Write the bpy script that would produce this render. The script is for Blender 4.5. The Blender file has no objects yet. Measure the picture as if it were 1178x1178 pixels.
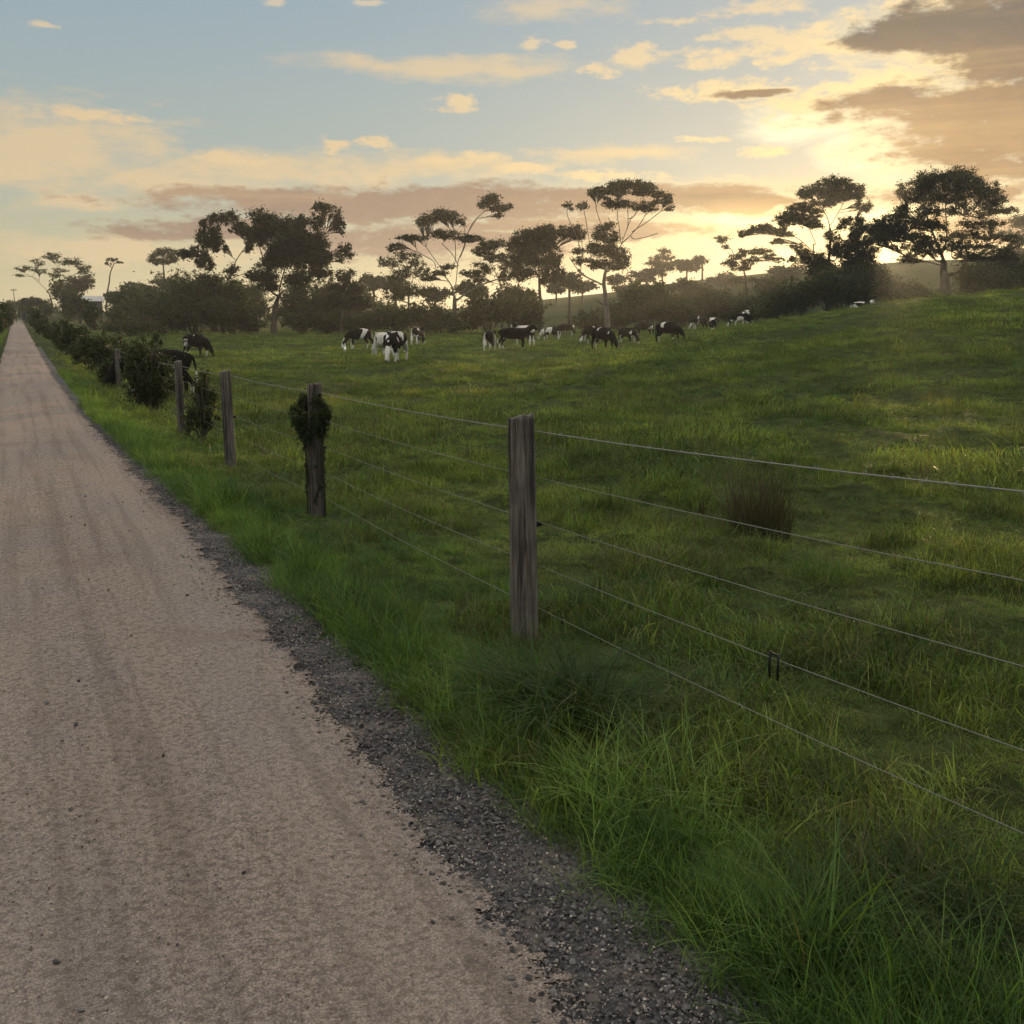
import bpy, math, random
import numpy as np
from mathutils import Vector, Matrix

C = bpy.context.scene.collection
sc = bpy.context.scene
R = math.radians

# ------------------------------------------------------------------ camera
FPX, W = 1150.0, 1178.0
PITCH = math.atan(227 / FPX)
YAW = R(26)
EYE = 1.65
CA, SA, CP, SP = math.cos(YAW), math.sin(YAW), math.cos(PITCH), math.sin(PITCH)
cam = bpy.data.cameras.new("camera")
cam.sensor_width = 36
cam.lens = 36 * FPX / W
cam.clip_end = 5000
cam.clip_start = 0.05
camo = bpy.data.objects.new("camera", cam)
C.objects.link(camo)
camo.location = (0, 0, EYE)
camo.rotation_euler = (R(90) - PITCH, 0, -YAW)
sc.camera = camo


def ray(px, py):
    u = (px - 589) / FPX
    w = (589 - py) / FPX
    h = CP + w * SP
    return Vector((u * CA + h * SA, -u * SA + h * CA, -SP + w * CP)), h


def at(px, py, D):
    """world point seen at (px, py) at horizontal forward distance D"""
    d, h = ray(px, py)
    return Vector((0, 0, EYE)) + d * (D / h)


def azel(px, py):
    d, _ = ray(px, py)
    d.normalize()
    return math.degrees(math.atan2(d.x, d.y)), math.degrees(math.asin(d.z))


FWD = Vector((SA, CA, 0))
RGT = Vector((CA, -SA, 0))

# ------------------------------------------------------------------ noise + terrain
_tab = np.random.RandomState(11).rand(256, 256)


def vnoise(x, y):
    x = np.asarray(x, float); y = np.asarray(y, float)
    xi = np.floor(x).astype(int); yi = np.floor(y).astype(int)
    fx = x - xi; fy = y - yi
    fx = fx * fx * (3 - 2 * fx); fy = fy * fy * (3 - 2 * fy)
    a = _tab[xi & 255, yi & 255]; b = _tab[(xi + 1) & 255, yi & 255]
    c = _tab[xi & 255, (yi + 1) & 255]; d = _tab[(xi + 1) & 255, (yi + 1) & 255]
    return (a + (b - a) * fx) * (1 - fy) + (c + (d - c) * fx) * fy


def fbm(x, y, o=3):
    s = 0; k = 1.0; t = 0
    for i in range(o):
        s = s + k * vnoise(np.asarray(x) * 2 ** i + 17 * i, np.asarray(y) * 2 ** i + 31 * i)
        t += k; k *= .5
    return s / t


def S(t):
    t = np.clip(t, 0, 1)
    return t * t * (3 - 2 * t)


_YR = [-8, 2, 6, 10, 13, 18, 30, 70, 240, 400]
_XR = [1.14, 1.10, 1.05, 1.05, 1.0, .86, .78, .9, 1.5, 2.0]
_XL = [-.8, -.8, -.78, -.75, -.72, -.68, -.64, -.62, -.8, -1.2]
_XG = [1.60, 1.56, 1.47, 1.32, 1.2, .98, .9, 1.0, 1.6, 2.1]
def xr(y): return np.interp(y, _YR, _XR)
def xl(y): return np.interp(y, _YR, _XL)
def xg(y): return np.interp(y, _YR, _XG)


_paz = np.array([math.degrees(math.atan((p - 589) / FPX)) for p in (300, 589, 680, 760, 820, 884, 940, 1008, 1090, 1178, 1500)])
_pm = np.array([0, 0, .12, .45, .85, 1.5, 2.15, 2.85, 3.3, 3.6, 4.2])
_haz = np.array([math.degrees(math.atan((p - 589) / FPX)) for p in (-600, 100, 300, 450, 600, 700, 780, 884, 1044, 1178, 1500)])
_hv = np.array([358, 358, 366, 362, 348, 338, 327, 318, 308, 309, 315])


def terrain(X, Y, rough=True):
    X = np.asarray(X, float); Y = np.asarray(Y, float)
    xc = X * CA - Y * SA
    d = X * SA + Y * CA
    r = np.hypot(X, Y)
    az = np.degrees(np.arctan2(xc, d))
    drop = -.2 * S((r - 5) / 5) - .4 * S((r - 11) / 17)
    mound = np.interp(az, _paz, _pm) * S((r - 12) / 60)
    zn = drop + mound
    hz = EYE + 300 * (362 - np.interp(az, _haz, _hv)) / FPX
    t = S((r - 135) / 165)
    z = zn * (1 - t) + hz * t - 25 * S((r - 320) / 600)
    if rough:
        k = S((r - 2) / 4) * (1 - S((r - 160) / 60))
        z = z + k * (.10 * (fbm(X * .55, Y * .55, 3) - .5) * (1 + S((r - 14) / 20)) + .30 * (fbm(X * .13 + 5, Y * .13, 2) - .5) * S((r - 10) / 25))
        n2 = fbm(X * 1.7 + 40, Y * 1.7, 2)
        z = z + .11 * np.maximum(n2 - .52, 0) * 4 * S((X - 2.6) / 1.5) * (1 - S((r - 60) / 60))
    # hollow of bare soil by the verge at lower right
    # path bed
    e0 = xl(Y) - .35; e1 = xg(Y) + .12 + .004 * np.maximum(Y, 0)
    w = 1.3 + .02 * np.maximum(Y, 0)
    out = np.maximum(e0 - X, X - e1)
    k = S(out / w)
    bed = -.03 - .12 * S((Y - 40) / 80)
    z = bed * (1 - k) + z * k
    return z


def tz(x, y):
    return float(terrain(np.array([x]), np.array([y]))[0])


def hit(px, py, d0=2.0, d1=320.0):
    """horizontal distance at which the sight line meets the ground"""
    d, h = ray(px, py)
    for D in np.exp(np.linspace(math.log(d0), math.log(d1), 500)):
        p = at(px, py, D)
        if p.z <= tz(p.x, p.y):
            return float(D)
    return None


def ground_at(px, D):
    py = 362.0
    for _ in range(4):
        p = at(px, py, D)
        z = tz(p.x, p.y)
        py = 589 - FPX * ((z - EYE) * CP + D * SP) / (D * CP - (z - EYE) * SP)
    return Vector((p.x, p.y, z))


# ------------------------------------------------------------------ object helpers
def tag(o, label=None, cat=None, group=None, kind=None):
    if label: o["label"] = label
    if cat: o["category"] = cat
    if group: o["group"] = group
    if kind: o["kind"] = kind
    return o


def empty(name, loc, label, cat, group=None, rz=0):
    o = bpy.data.objects.new(name, None)
    C.objects.link(o)
    o.location = loc
    o.rotation_euler = (0, 0, rz)
    o.empty_display_size = .2
    return tag(o, label, cat, group)


def mesh_obj(name, v, f, mat, parent=None, smooth=True):
    me = bpy.data.meshes.new(name)
    me.from_pydata([tuple(p) for p in v], [], f)
    me.update()
    if smooth:
        me.polygons.foreach_set("use_smooth", [True] * len(me.polygons))
    if mat: me.materials.append(mat)
    o = bpy.data.objects.new(name, me)
    C.objects.link(o)
    if parent: o.parent = parent
    return o


def np_mesh(name, V, F, mat, parent=None, smooth=False, link=True):
    """V (n,3) array, F (m,k) array with constant k"""
    me = bpy.data.meshes.new(name)
    n, m, k = len(V), len(F), F.shape[1]
    me.vertices.add(n)
    me.vertices.foreach_set("co", np.ascontiguousarray(V, dtype=np.float32).ravel())
    me.loops.add(m * k)
    me.loops.foreach_set("vertex_index", np.ascontiguousarray(F, dtype=np.int32).ravel())
    me.polygons.add(m)
    me.polygons.foreach_set("loop_start", np.arange(0, m * k, k, dtype=np.int32))
    if smooth:
        me.polygons.foreach_set("use_smooth", np.ones(m, dtype=bool))
    me.update(calc_edges=True)
    me.validate()
    if mat: me.materials.append(mat)
    o = bpy.data.objects.new(name, me)
    if link: C.objects.link(o)
    if parent: o.parent = parent
    return o


class Tubes:
    """swept tubes gathered into one part"""
    def __init__(self, n=6):
        self.v = []; self.f = []; self.n = n

    def add(self, pts, r0, r1, cap=True):
        pts = [Vector(p) for p in pts]
        n = self.n
        b = len(self.v)
        m = len(pts)
        ref = Vector((.3, .9, .1)).normalized()
        for i, p in enumerate(pts):
            t = (pts[min(i + 1, m - 1)] - pts[max(i - 1, 0)])
            if t.length < 1e-9: t = Vector((0, 0, 1))
            t.normalize()
            a = t.cross(ref)
            if a.length < 1e-3: a = t.cross(Vector((1, 0, 0)))
            a.normalize(); c = t.cross(a)
            r = r0 + (r1 - r0) * i / max(m - 1, 1)
            for j in range(n):
                q = 2 * math.pi * j / n
                self.v.append(p + (a * math.cos(q) + c * math.sin(q)) * r)
        for i in range(m - 1):
            for j in range(n):
                self.f.append((b + i * n + j, b + i * n + (j + 1) % n, b + (i + 1) * n + (j + 1) % n, b + (i + 1) * n + j))
        if cap:
            self.f.append(tuple(b + (m - 1) * n + j for j in range(n)))
            self.f.append(tuple(b + n - 1 - j for j in range(n)))

    def build(self, name, mat, parent=None):
        return mesh_obj(name, self.v, self.f, mat, parent)
# ------------------------------------------------------------------ node helpers
class NT:
    def __init__(self, nt):
        self.nt = nt

    def n(self, typ, **kw):
        nd = self.nt.nodes.new(typ)
        for k, v in kw.items(): setattr(nd, k, v)
        return nd

    def put(self, sock, v):
        if isinstance(v, bpy.types.NodeSocket): self.nt.links.new(v, sock)
        elif v is not None:
            if sock.type == 'RGBA' and len(v) == 3: v = (*v, 1)
            sock.default_value = v

    def m(self, op, a, b=None, c=None, clamp=False):
        nd = self.n("ShaderNodeMath", operation=op, use_clamp=clamp)
        for i, v in enumerate((a, b, c)):
            if v is not None: self.put(nd.inputs[i], v)
        return nd.outputs[0]

    def vm(self, op, a, b=None, c=None):
        nd = self.n("ShaderNodeVectorMath", operation=op)
        for i, v in enumerate((a, b, c)):
            if v is not None: self.put(nd.inputs[i], v)
        return nd.outputs["Value"] if op in ("LENGTH", "DISTANCE", "DOT_PRODUCT") else nd.outputs[0]

    def mix(self, f, a, b, blend='MIX'):
        nd = self.n("ShaderNodeMix", data_type='RGBA', blend_type=blend)
        self.put(nd.inputs[0], f); self.put(nd.inputs[6], a); self.put(nd.inputs[7], b)
        return nd.outputs[2]

    def ss(self, x, lo, hi, a=0.0, b=1.0):
        nd = self.n("ShaderNodeMapRange", interpolation_type='SMOOTHSTEP')
        for i, v in enumerate((x, lo, hi, a, b)): self.put(nd.inputs[i], v)
        return nd.outputs[0]

    def noise(self, vec, scale, detail=3, rough=.55, dist=0.0, out=0):
        nd = self.n("ShaderNodeTexNoise")
        if vec is not None: self.put(nd.inputs["Vector"], vec)
        nd.inputs["Scale"].default_value = scale
        nd.inputs["Detail"].default_value = detail
        nd.inputs["Roughness"].default_value = rough
        nd.inputs["Distortion"].default_value = dist
        return nd.outputs[out]

    def comb(self, x, y, z=0.0):
        nd = self.n("ShaderNodeCombineXYZ")
        for i, v in enumerate((x, y, z)): self.put(nd.inputs[i], v)
        return nd.outputs[0]

    def sep(self, v):
        nd = self.n("ShaderNodeSeparateXYZ"); self.put(nd.inputs[0], v)
        return nd.outputs

    def bump(self, h, strength=.5, dist=.01):
        nd = self.n("ShaderNodeBump")
        self.put(nd.inputs["Height"], h)
        nd.inputs["Strength"].default_value = strength
        nd.inputs["Distance"].default_value = dist
        return nd.outputs[0]


def material(name):
    m = bpy.data.materials.new(name)
    m.use_nodes = True
    t = NT(m.node_tree)
    bs = m.node_tree.nodes["Principled BSDF"]
    bs.inputs["Specular IOR Level"].default_value = .2
    bs.inputs["Roughness"].default_value = .85
    return m, t, bs


def leaf_material(name, c1, c2, trans=.35, tcol=None, patch=None, rough=.6):
    """thin leaf: diffuse + translucent, colour varies leaf by leaf"""
    m = bpy.data.materials.new(name)
    m.use_nodes = True
    t = NT(m.node_tree)
    nt = m.node_tree
    nt.nodes.remove(nt.nodes["Principled BSDF"])
    out = nt.nodes["Material Output"]
    geo = t.n("ShaderNodeNewGeometry")
    col = t.mix(geo.outputs["Random Per Island"], c1, c2)
    if patch:
        nz = t.noise(geo.outputs["Position"], patch[1], 3)
        col = t.mix(t.ss(nz, .42, .62), col, patch[0])
    d = t.n("ShaderNodeBsdfPrincipled")
    d.inputs["Roughness"].default_value = rough
    d.inputs["Specular IOR Level"].default_value = .25
    t.put(d.inputs["Base Color"], col)
    tr = t.n("ShaderNodeBsdfTranslucent")
    t.put(tr.inputs["Color"], t.mix(1.0, col, tcol or (1.5, 1.6, .6), 'MULTIPLY'))
    mx = t.n("ShaderNodeMixShader")
    mx.inputs[0].default_value = trans
    nt.links.new(d.outputs[0], mx.inputs[1]); nt.links.new(tr.outputs[0], mx.inputs[2])
    nt.links.new(mx.outputs[0], out.inputs["Surface"])
    return m


def bark_material(name, c1, c2, scale=6):
    m, t, bs = material(name)
    co = t.n("ShaderNodeTexCoord").outputs["Object"]
    v = t.vm('MULTIPLY', co, (1, 1, .18))
    nz = t.noise(v, scale, 6, .65)
    t.put(bs.inputs["Base Color"], t.mix(t.ss(nz, .35, .65), c1, c2))
    t.put(bs.inputs["Normal"], t.bump(nz, .8, .03))
    return m


M = {}
M["bark"] = bark_material("tree_bark", (.05, .042, .033), (.13, .11, .085), 2.5)
M["pale_bark"] = bark_material("gum_bark", (.12, .10, .08), (.26, .23, .19), 2.5)
M["leaf_gum"] = leaf_material("gum_leaves", (.022, .030, .013), (.052, .060, .026), .3)
M["leaf_dark"] = leaf_material("dark_tree_leaves", (.014, .020, .010), (.036, .044, .020), .25)
M["leaf_cypress"] = leaf_material("cypress_foliage", (.020, .026, .011), (.052, .058, .022), .38)
M["leaf_shrub"] = leaf_material("shrub_leaves", (.012, .020, .008), (.062, .080, .030), .3)
M["leaf_olive"] = leaf_material("olive_shrub_leaves", (.025, .032, .014), (.075, .085, .035), .3)

# grass
def grass_material(name, c1, c2, straw, samt, trans=.4):
    m = bpy.data.materials.new(name)
    m.use_nodes = True
    t = NT(m.node_tree); nt = m.node_tree
    nt.nodes.remove(nt.nodes["Principled BSDF"])
    out = nt.nodes["Material Output"]
    geo = t.n("ShaderNodeNewGeometry")
    pos = geo.outputs["Position"]
    oi = t.n("ShaderNodeObjectInfo").outputs["Random"]
    rnd = geo.outputs["Random Per Island"]
    col = t.mix(rnd, c1, c2)
    big = t.noise(pos, .35, 3)
    col = t.mix(t.ss(big, .40, .66), col, t.mix(rnd, (c2[0] * 1.1, c2[1] * 1.0, c2[2] * .9), (c2[0] * 1.5, c2[1] * 1.35, c2[2] * 1.1)))
    col = t.mix(t.ss(oi, .0, 1.0, .0, 1.0), t.mix(1.0, col, (.38, .44, .46), 'MULTIPLY'), t.mix(1.0, col, (1.62, 1.52, 1.3), 'MULTIPLY'))
    # dry straw blades, more of them in some patches
    sp = t.noise(pos, .8, 3)
    thr = t.m('MULTIPLY', t.ss(sp, .42, .66, .25, 1.0), samt)
    r2 = t.m('FRACT', t.m('ADD', t.m('MULTIPLY', rnd, 7.31), t.m('MULTIPLY', oi, 3.17)))
    col = t.mix(t.m('LESS_THAN', r2, thr), col, t.mix(oi, straw, (straw[0] * .5, straw[1] * .5, straw[2] * .5)))
    d = t.n("ShaderNodeBsdfPrincipled")
    d.inputs["Roughness"].default_value = .55
    d.inputs["Specular IOR Level"].default_value = .2
    t.put(d.inputs["Base Color"], col)
    tr = t.n("ShaderNodeBsdfTranslucent")
    t.put(tr.inputs["Color"], t.mix(1.0, col, (1.7, 1.6, .7), 'MULTIPLY'))
    mx = t.n("ShaderNodeMixShader"); mx.inputs[0].default_value = trans
    nt.links.new(d.outputs[0], mx.inputs[1]); nt.links.new(tr.outputs[0], mx.inputs[2])
    nt.links.new(mx.outputs[0], out.inputs["Surface"])
    return m


M["grass_lush"] = grass_material("lush_grass", (.028, .068, .016), (.102, .190, .050), (.17, .15, .075), .05)
M["grass_field"] = grass_material("pasture_grass", (.036, .068, .018), (.116, .184, .052), (.125, .112, .055), .24)
M["grass_dry"] = grass_material("dry_grass", (.070, .095, .03), (.13, .15, .05), (.16, .135, .07), .42)
M["grass_dark"] = grass_material("dark_tussock_grass", (.018, .042, .011), (.062, .112, .028), (.12, .11, .06), .03)
M["rush"] = leaf_material("rush_stems", (.040, .038, .018), (.100, .092, .045), .15)
M["seed"] = leaf_material("dock_stems", (.03, .022, .014), (.06, .045, .03), .1)

# ground under the grass
m, t, bs = material("pasture_soil")
pos = t.n("ShaderNodeNewGeometry").outputs["Position"]
n1 = t.noise(pos, .35, 4); n2 = t.noise(pos, 3.0, 5, .65); n3 = t.noise(pos, .04, 3)
col = t.mix(t.ss(n2, .35, .68), (.024, .034, .012), (.058, .078, .024))
dist = t.vm('LENGTH', t.vm('MULTIPLY', pos, (1, 1, 0)))
far = t.ss(dist, 60, 150)
col = t.mix(far, col, t.mix(t.ss(n3, .4, .62), (.034, .046, .015), (.062, .068, .024)))
t.put(bs.inputs["Base Color"], col)
t.put(bs.inputs["Normal"], t.bump(t.m('ADD', n2, t.noise(pos, .8, 4)), .9, .12))
bs.inputs["Roughness"].default_value = 1
bs.inputs["Specular IOR Level"].default_value = .05
M["soil"] = m

# path: pale crushed gravel, faint wheel lines
m, t, bs = material("crushed_gravel_path")
pos = t.n("ShaderNodeNewGeometry").outputs["Position"]
x, y, z = t.sep(pos)
fine = t.noise(pos, 150, 4, .8)
mid = t.noise(t.vm('MULTIPLY', pos, (1, 1.0, 1)), 38, 5, .68)
blot = t.noise(t.vm('MULTIPLY', pos, (1, .35, 1)), 1.7, 4)
line = t.noise(t.comb(x, t.m('MULTIPLY', y, .025)), 7, 3, .6)
col = t.mix(t.ss(fine, .36, .66), (.19, .152, .126), (.50, .415, .355))
col = t.mix(t.ss(blot, .42, .62), col, t.mix(1.0, col, (.92, .95, 1.0), 'MULTIPLY'))
col = t.mix(t.ss(mid, .36, .56, .6, 0), col, (.10, .078, .062))
col = t.mix(t.ss(line, .38, .52, .30, 0), col, (.11, .084, .066))
for cx_ in (-.32, .62):
    wt = t.ss(t.m('ABSOLUTE', t.m('SUBTRACT', x, t.m('ADD', cx_, t.m('MULTIPLY', t.noise(t.comb(0.0, y), .25, 2), .25)))), .30, .05, 0, .22)
    col = t.mix(wt, col, t.mix(.35, col, (.48, .41, .35)))
red = t.ss(t.noise(pos, 1.1, 4), .55, .7, 0, .35)
col = t.mix(red, col, (.19, .125, .10))
t.put(bs.inputs["Base Color"], col)
vor = t.n("ShaderNodeTexVoronoi"); vor.inputs["Scale"].default_value = 75
t.put(vor.inputs["Vector"], pos)
hgt = t.m('ADD', t.m('MULTIPLY', mid, 1.6), t.m('ADD', t.m('MULTIPLY', fine, .5), t.m('MULTIPLY', vor.outputs["Distance"], -.6)))
t.put(bs.inputs["Normal"], t.bump(hgt, .9, .014))
bs.inputs["Roughness"].default_value = .95
bs.inputs["Specular IOR Level"].default_value = .1
# the sealed surface breaks up along its gravel side
rim = t.n("ShaderNodeAttribute", attribute_name="rim").outputs["Fac"]
brk = t.m('ADD', t.m('MULTIPLY', t.noise(pos, 11, 3), .55), t.m('MULTIPLY', t.noise(pos, 70, 2), .45))
t.put(bs.inputs["Alpha"], t.m('GREATER_THAN', t.m('ADD', t.m('MULTIPLY', rim, 2.4), t.m('MULTIPLY', t.m('SUBTRACT', brk, .5), 1.3)), .22))
M["path"] = m

# dark road metal along the edge
m, t, bs = material("dark_gravel_edge")
pos = t.n("ShaderNodeNewGeometry").outputs["Position"]
fine = t.noise(pos, 60, 4, .7); mid = t.noise(pos, 5, 4)
col = t.mix(t.ss(fine, .32, .7), (.034, .034, .038), (.135, .132, .135))
col = t.mix(t.ss(t.m('ADD', mid, t.m('MULTIPLY', t.noise(pos, 22, 3), .35)), .66, .84, 0, .7), col, (.24, .205, .175))
t.put(bs.inputs["Base Color"], col)
vor = t.n("ShaderNodeTexVoronoi"); vor.inputs["Scale"].default_value = 45
t.put(vor.inputs["Vector"], pos)
t.put(bs.inputs["Normal"], t.bump(t.m('SUBTRACT', fine, vor.outputs["Distance"]), 1.0, .025))
M["shoulder"] = m


def stone_material(name, ca, cb):
    m, t, bs = material(name)
    oi = t.n("ShaderNodeObjectInfo").outputs["Random"]
    po = t.n("ShaderNodeTexCoord").outputs["Object"]
    c = t.mix(oi, ca, cb)
    c = t.mix(t.ss(t.noise(po, 3, 3), .4, .7, 0, .4), c, (.2, .19, .18))
    t.put(bs.inputs["Base Color"], c)
    return m


M["stone_dark"] = stone_material("dark_stone", (.014, .014, .016), (.16, .155, .155))
M["stone_tan"] = stone_material("tan_stone", (.09, .07, .055), (.48, .41, .35))

# fence timber
m, t, bs = material("weathered_timber")
co = t.n("ShaderNodeTexCoord").outputs["Object"]
grain = t.noise(t.vm('MULTIPLY', co, (1, 1, .06)), 55, 5, .7)
crack = t.noise(t.vm('MULTIPLY', co, (1, 1, .03)), 28, 4, .6, .4)
stain = t.noise(co, 4.5, 4)
col = t.mix(t.ss(grain, .33, .68), (.075, .062, .052), (.20, .175, .155))
col = t.mix(t.ss(crack, .56, .66, 0, .85), col, (.02, .017, .015))
col = t.mix(t.ss(stain, .45, .65, 0, .55), col, (.055, .045, .045))
t.put(bs.inputs["Base Color"], col)
t.put(bs.inputs["Normal"], t.bump(t.m('SUBTRACT', grain, t.m('MULTIPLY', t.ss(crack, .54, .66), 1.5)), .9, .008))
M["timber"] = m

m, t, bs = material("galvanised_wire")
bs.inputs["Base Color"].default_value = (.21, .21, .19, 1)
bs.inputs["Metallic"].default_value = .55
bs.inputs["Roughness"].default_value = .5
M["wire"] = m
m, t, bs = material('barbed_wire')
bs.inputs['Base Color'].default_value = (.24, .235, .215, 1)
bs.inputs['Roughness'].default_value = .6
M['barb'] = m
m, t, bs = material("black_plastic")
bs.inputs["Base Color"].default_value = (.012, .012, .013, 1)
bs.inputs["Roughness"].default_value = .45
M["black"] = m
m, t, bs = material("grey_clip")
bs.inputs["Base Color"].default_value = (.2, .21, .22, 1)
M["clip"] = m
m, t, bs = material("white_feathers")
bs.inputs["Base Color"].default_value = (.8, .8, .77, 1)
M["white"] = m
m, t, bs = material("yellow_bill")
bs.inputs["Base Color"].default_value = (.55, .36, .05, 1)
M["bill"] = m
m, t, bs = material("pale_iron_roof")
co = t.n("ShaderNodeTexCoord").outputs["Object"]
wv = t.n("ShaderNodeTexWave"); wv.inputs["Scale"].default_value = 4
t.put(wv.inputs["Vector"], co)
t.put(bs.inputs["Base Color"], t.mix(t.noise(co, .8, 4), (.38, .38, .38), (.50, .50, .49)))
t.put(bs.inputs["Normal"], t.bump(wv.outputs[0], .4, .03))
bs.inputs["Roughness"].default_value = .45
M["roof"] = m
m, t, bs = material("grey_weatherboard")
co = t.n("ShaderNodeTexCoord").outputs["Object"]
t.put(bs.inputs["Base Color"], t.mix(t.noise(co, 2, 4), (.07, .07, .07), (.11, .11, .11)))
M["board"] = m
m, t, bs = material("dark_glass")
bs.inputs["Base Color"].default_value = (.02, .022, .025, 1)
bs.inputs["Roughness"].default_value = .1
M["glass"] = m

# cattle coat: black and white patches, every animal its own pattern
m, t, bs = material("black_white_coat")
co = t.n("ShaderNodeTexCoord").outputs["Object"]
at1 = t.n("ShaderNodeAttribute", attribute_type='OBJECT', attribute_name='coat_seed').outputs["Fac"]
at2 = t.n("ShaderNodeAttribute", attribute_type='OBJECT', attribute_name='coat_white').outputs["Fac"]
v = t.vm('ADD', t.vm('MULTIPLY', co, (1.0, .8, .85)), t.comb(at1, t.m('MULTIPLY', at1, .37), t.m('MULTIPLY', at1, .73)))
nz = t.noise(v, 1.35, 2, .45, .3)
xx, yy, zz = t.sep(co)
legs = t.ss(zz, .55, .25, 0, .10)       # lower legs and belly of these cows are white
belly = t.m('MULTIPLY', t.ss(zz, .85, .70, 0, .10), t.ss(t.m('ABSOLUTE', yy), .3, .1))
nz = t.m('SUBTRACT', nz, t.ss(xx, .8, 1.05, 0, .05))
q = t.m('ADD', t.m('ADD', nz, legs), t.m('ADD', belly, t.m('SUBTRACT', at2, .5)))
t.put(bs.inputs["Base Color"], t.mix(t.ss(q, .515, .535), (.007, .0065, .0065), (.70, .66, .60)))
bs.inputs["Roughness"].default_value = .85
bs.inputs["Specular IOR Level"].default_value = .08
M["coat"] = m
# ------------------------------------------------------------------ sky, sun, air
SUN_AZ, SUN_EL = azel(1012, 264)
world = bpy.data.worlds.new("World")
sc.world = world
world.use_nodes = True
t = NT(world.node_tree)
for nd in list(world.node_tree.nodes):
    if nd.type != 'OUTPUT_WORLD': world.node_tree.nodes.remove(nd)
wout = [n for n in world.node_tree.nodes if n.type == 'OUTPUT_WORLD'][0]
tc = t.n("ShaderNodeTexCoord").outputs["Generated"]
dx, dy, dz = t.sep(t.vm('NORMALIZE', tc))
AZ = t.m('MULTIPLY', t.m('ARCTAN2', dx, dy), 180 / math.pi)
EL = t.m('MULTIPLY', t.m('ARCSINE', dz), 180 / math.pi)
P = t.comb(AZ, EL)
sky = t.n("ShaderNodeTexSky", sky_type='NISHITA', sun_disc=False)
sky.sun_elevation = R(SUN_EL)
sky.sun_rotation = R(SUN_AZ)
sky.air_density = 1.0; sky.dust_density = 1.2; sky.ozone_density = 1.6
STR = 0.1
def lin(r, g, b, k=1.0):
    f = lambda c: (c / 255 / 12.92) if c / 255 <= .04045 else ((c / 255 + .055) / 1.055) ** 2.4
    return (f(r) * k / STR, f(g) * k / STR, f(b) * k / STR)

# two lengths: angular distance to the sun, and a flattened one
dS = t.vm('LENGTH', t.vm('MULTIPLY', t.vm('SUBTRACT', P, (SUN_AZ, SUN_EL, 0)), (1, 1, 0)))
near1 = t.m('EXPONENT', t.m('MULTIPLY', t.m('POWER', t.m('DIVIDE', dS, 15.0), 1.6), -1))
near2 = t.m('EXPONENT', t.m('MULTIPLY', t.m('POWER', t.m('DIVIDE', dS, 4.5), 1.6), -1))

# clear sky: physical sky pulled towards the evening's muted blue above and cream below, boosted overhead
clear = t.mix(1.0, sky.outputs[0], (.42, .42, .46), 'MULTIPLY')
hz_ = t.ss(EL, 13.5, -.5)
band = t.mix(t.ss(EL, 0.5, 9.5), lin(214, 204, 158), lin(178, 192, 188))
band = t.mix(t.ss(EL, 7, 19), band, lin(156, 182, 198))
band = t.mix(t.ss(EL, 19, 42), band, t.mix(t.ss(t.noise(t.vm('MULTIPLY', tc, (3, 3, 3)), 1.0, 4), .42, .60), lin(176, 176, 176, 2.3), lin(224, 210, 192, 2.4)))  # unseen overhead sky boosted well above the rest, added to brighten the foreground
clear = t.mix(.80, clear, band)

warp = t.noise(t.vm('MULTIPLY', P, (.11, .30, 1)), 1.0, 5, .6, 0, 1)
Pw = t.vm('ADD', P, t.vm('MULTIPLY', t.vm('SUBTRACT', warp, (.5, .5, .5)), (5.5, 2.0, 0)))
nA = t.noise(t.vm('MULTIPLY', P, (.30, .95, 1)), 1.0, 8, .64)
nB = t.noise(t.vm('ADD', t.vm('MULTIPLY', P, (.75, 1.7, 1)), (13, 7, 0)), 1.0, 7, .62)
nC = t.noise(t.vm('MULTIPLY', P, (.035, .45, 1)), 1.0, 5, .6)   # long streaks


def field(ells, coord):
    best = None
    for (px, py, rx, ry) in ells:
        a, e = azel(px, py)
        k = 180 / math.pi / FPX
        ix, iy = 1 / (rx * k), 1 / (ry * k)
        L = t.vm('LENGTH', t.vm('MULTIPLY_ADD', coord, (ix, iy, 0), (-a * ix, -e * iy, 0)))
        best = L if best is None else t.m('MINIMUM', best, L)
    return t.m('SUBTRACT', 1.0, best)


def cover(fld, noise, amp, lo, hi, top=1.0, raw=False):
    if raw: return t.m('ADD', fld, t.m('MULTIPLY', t.m('SUBTRACT', noise, .5), amp))
    return t.ss(t.m('ADD', fld, t.m('MULTIPLY', t.m('SUBTRACT', noise, .5), amp)), lo, hi, 0, top)


# soft pale veils
veil = cover(field([(60, 168, 150, 48), (10, 190, 120, 30), (160, 205, 150, 22), (330, 195, 170, 26), (500, 192, 130, 16), (90, 232, 60, 10), (590, 200, 70, 10),
                    (520, 75, 180, 12), (640, 10, 80, 14), (760, 300, 150, 40), (150, 290, 200, 20), (700, 180, 90, 10)], Pw), nA, 2.6, -.25, .85, .85)
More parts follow.
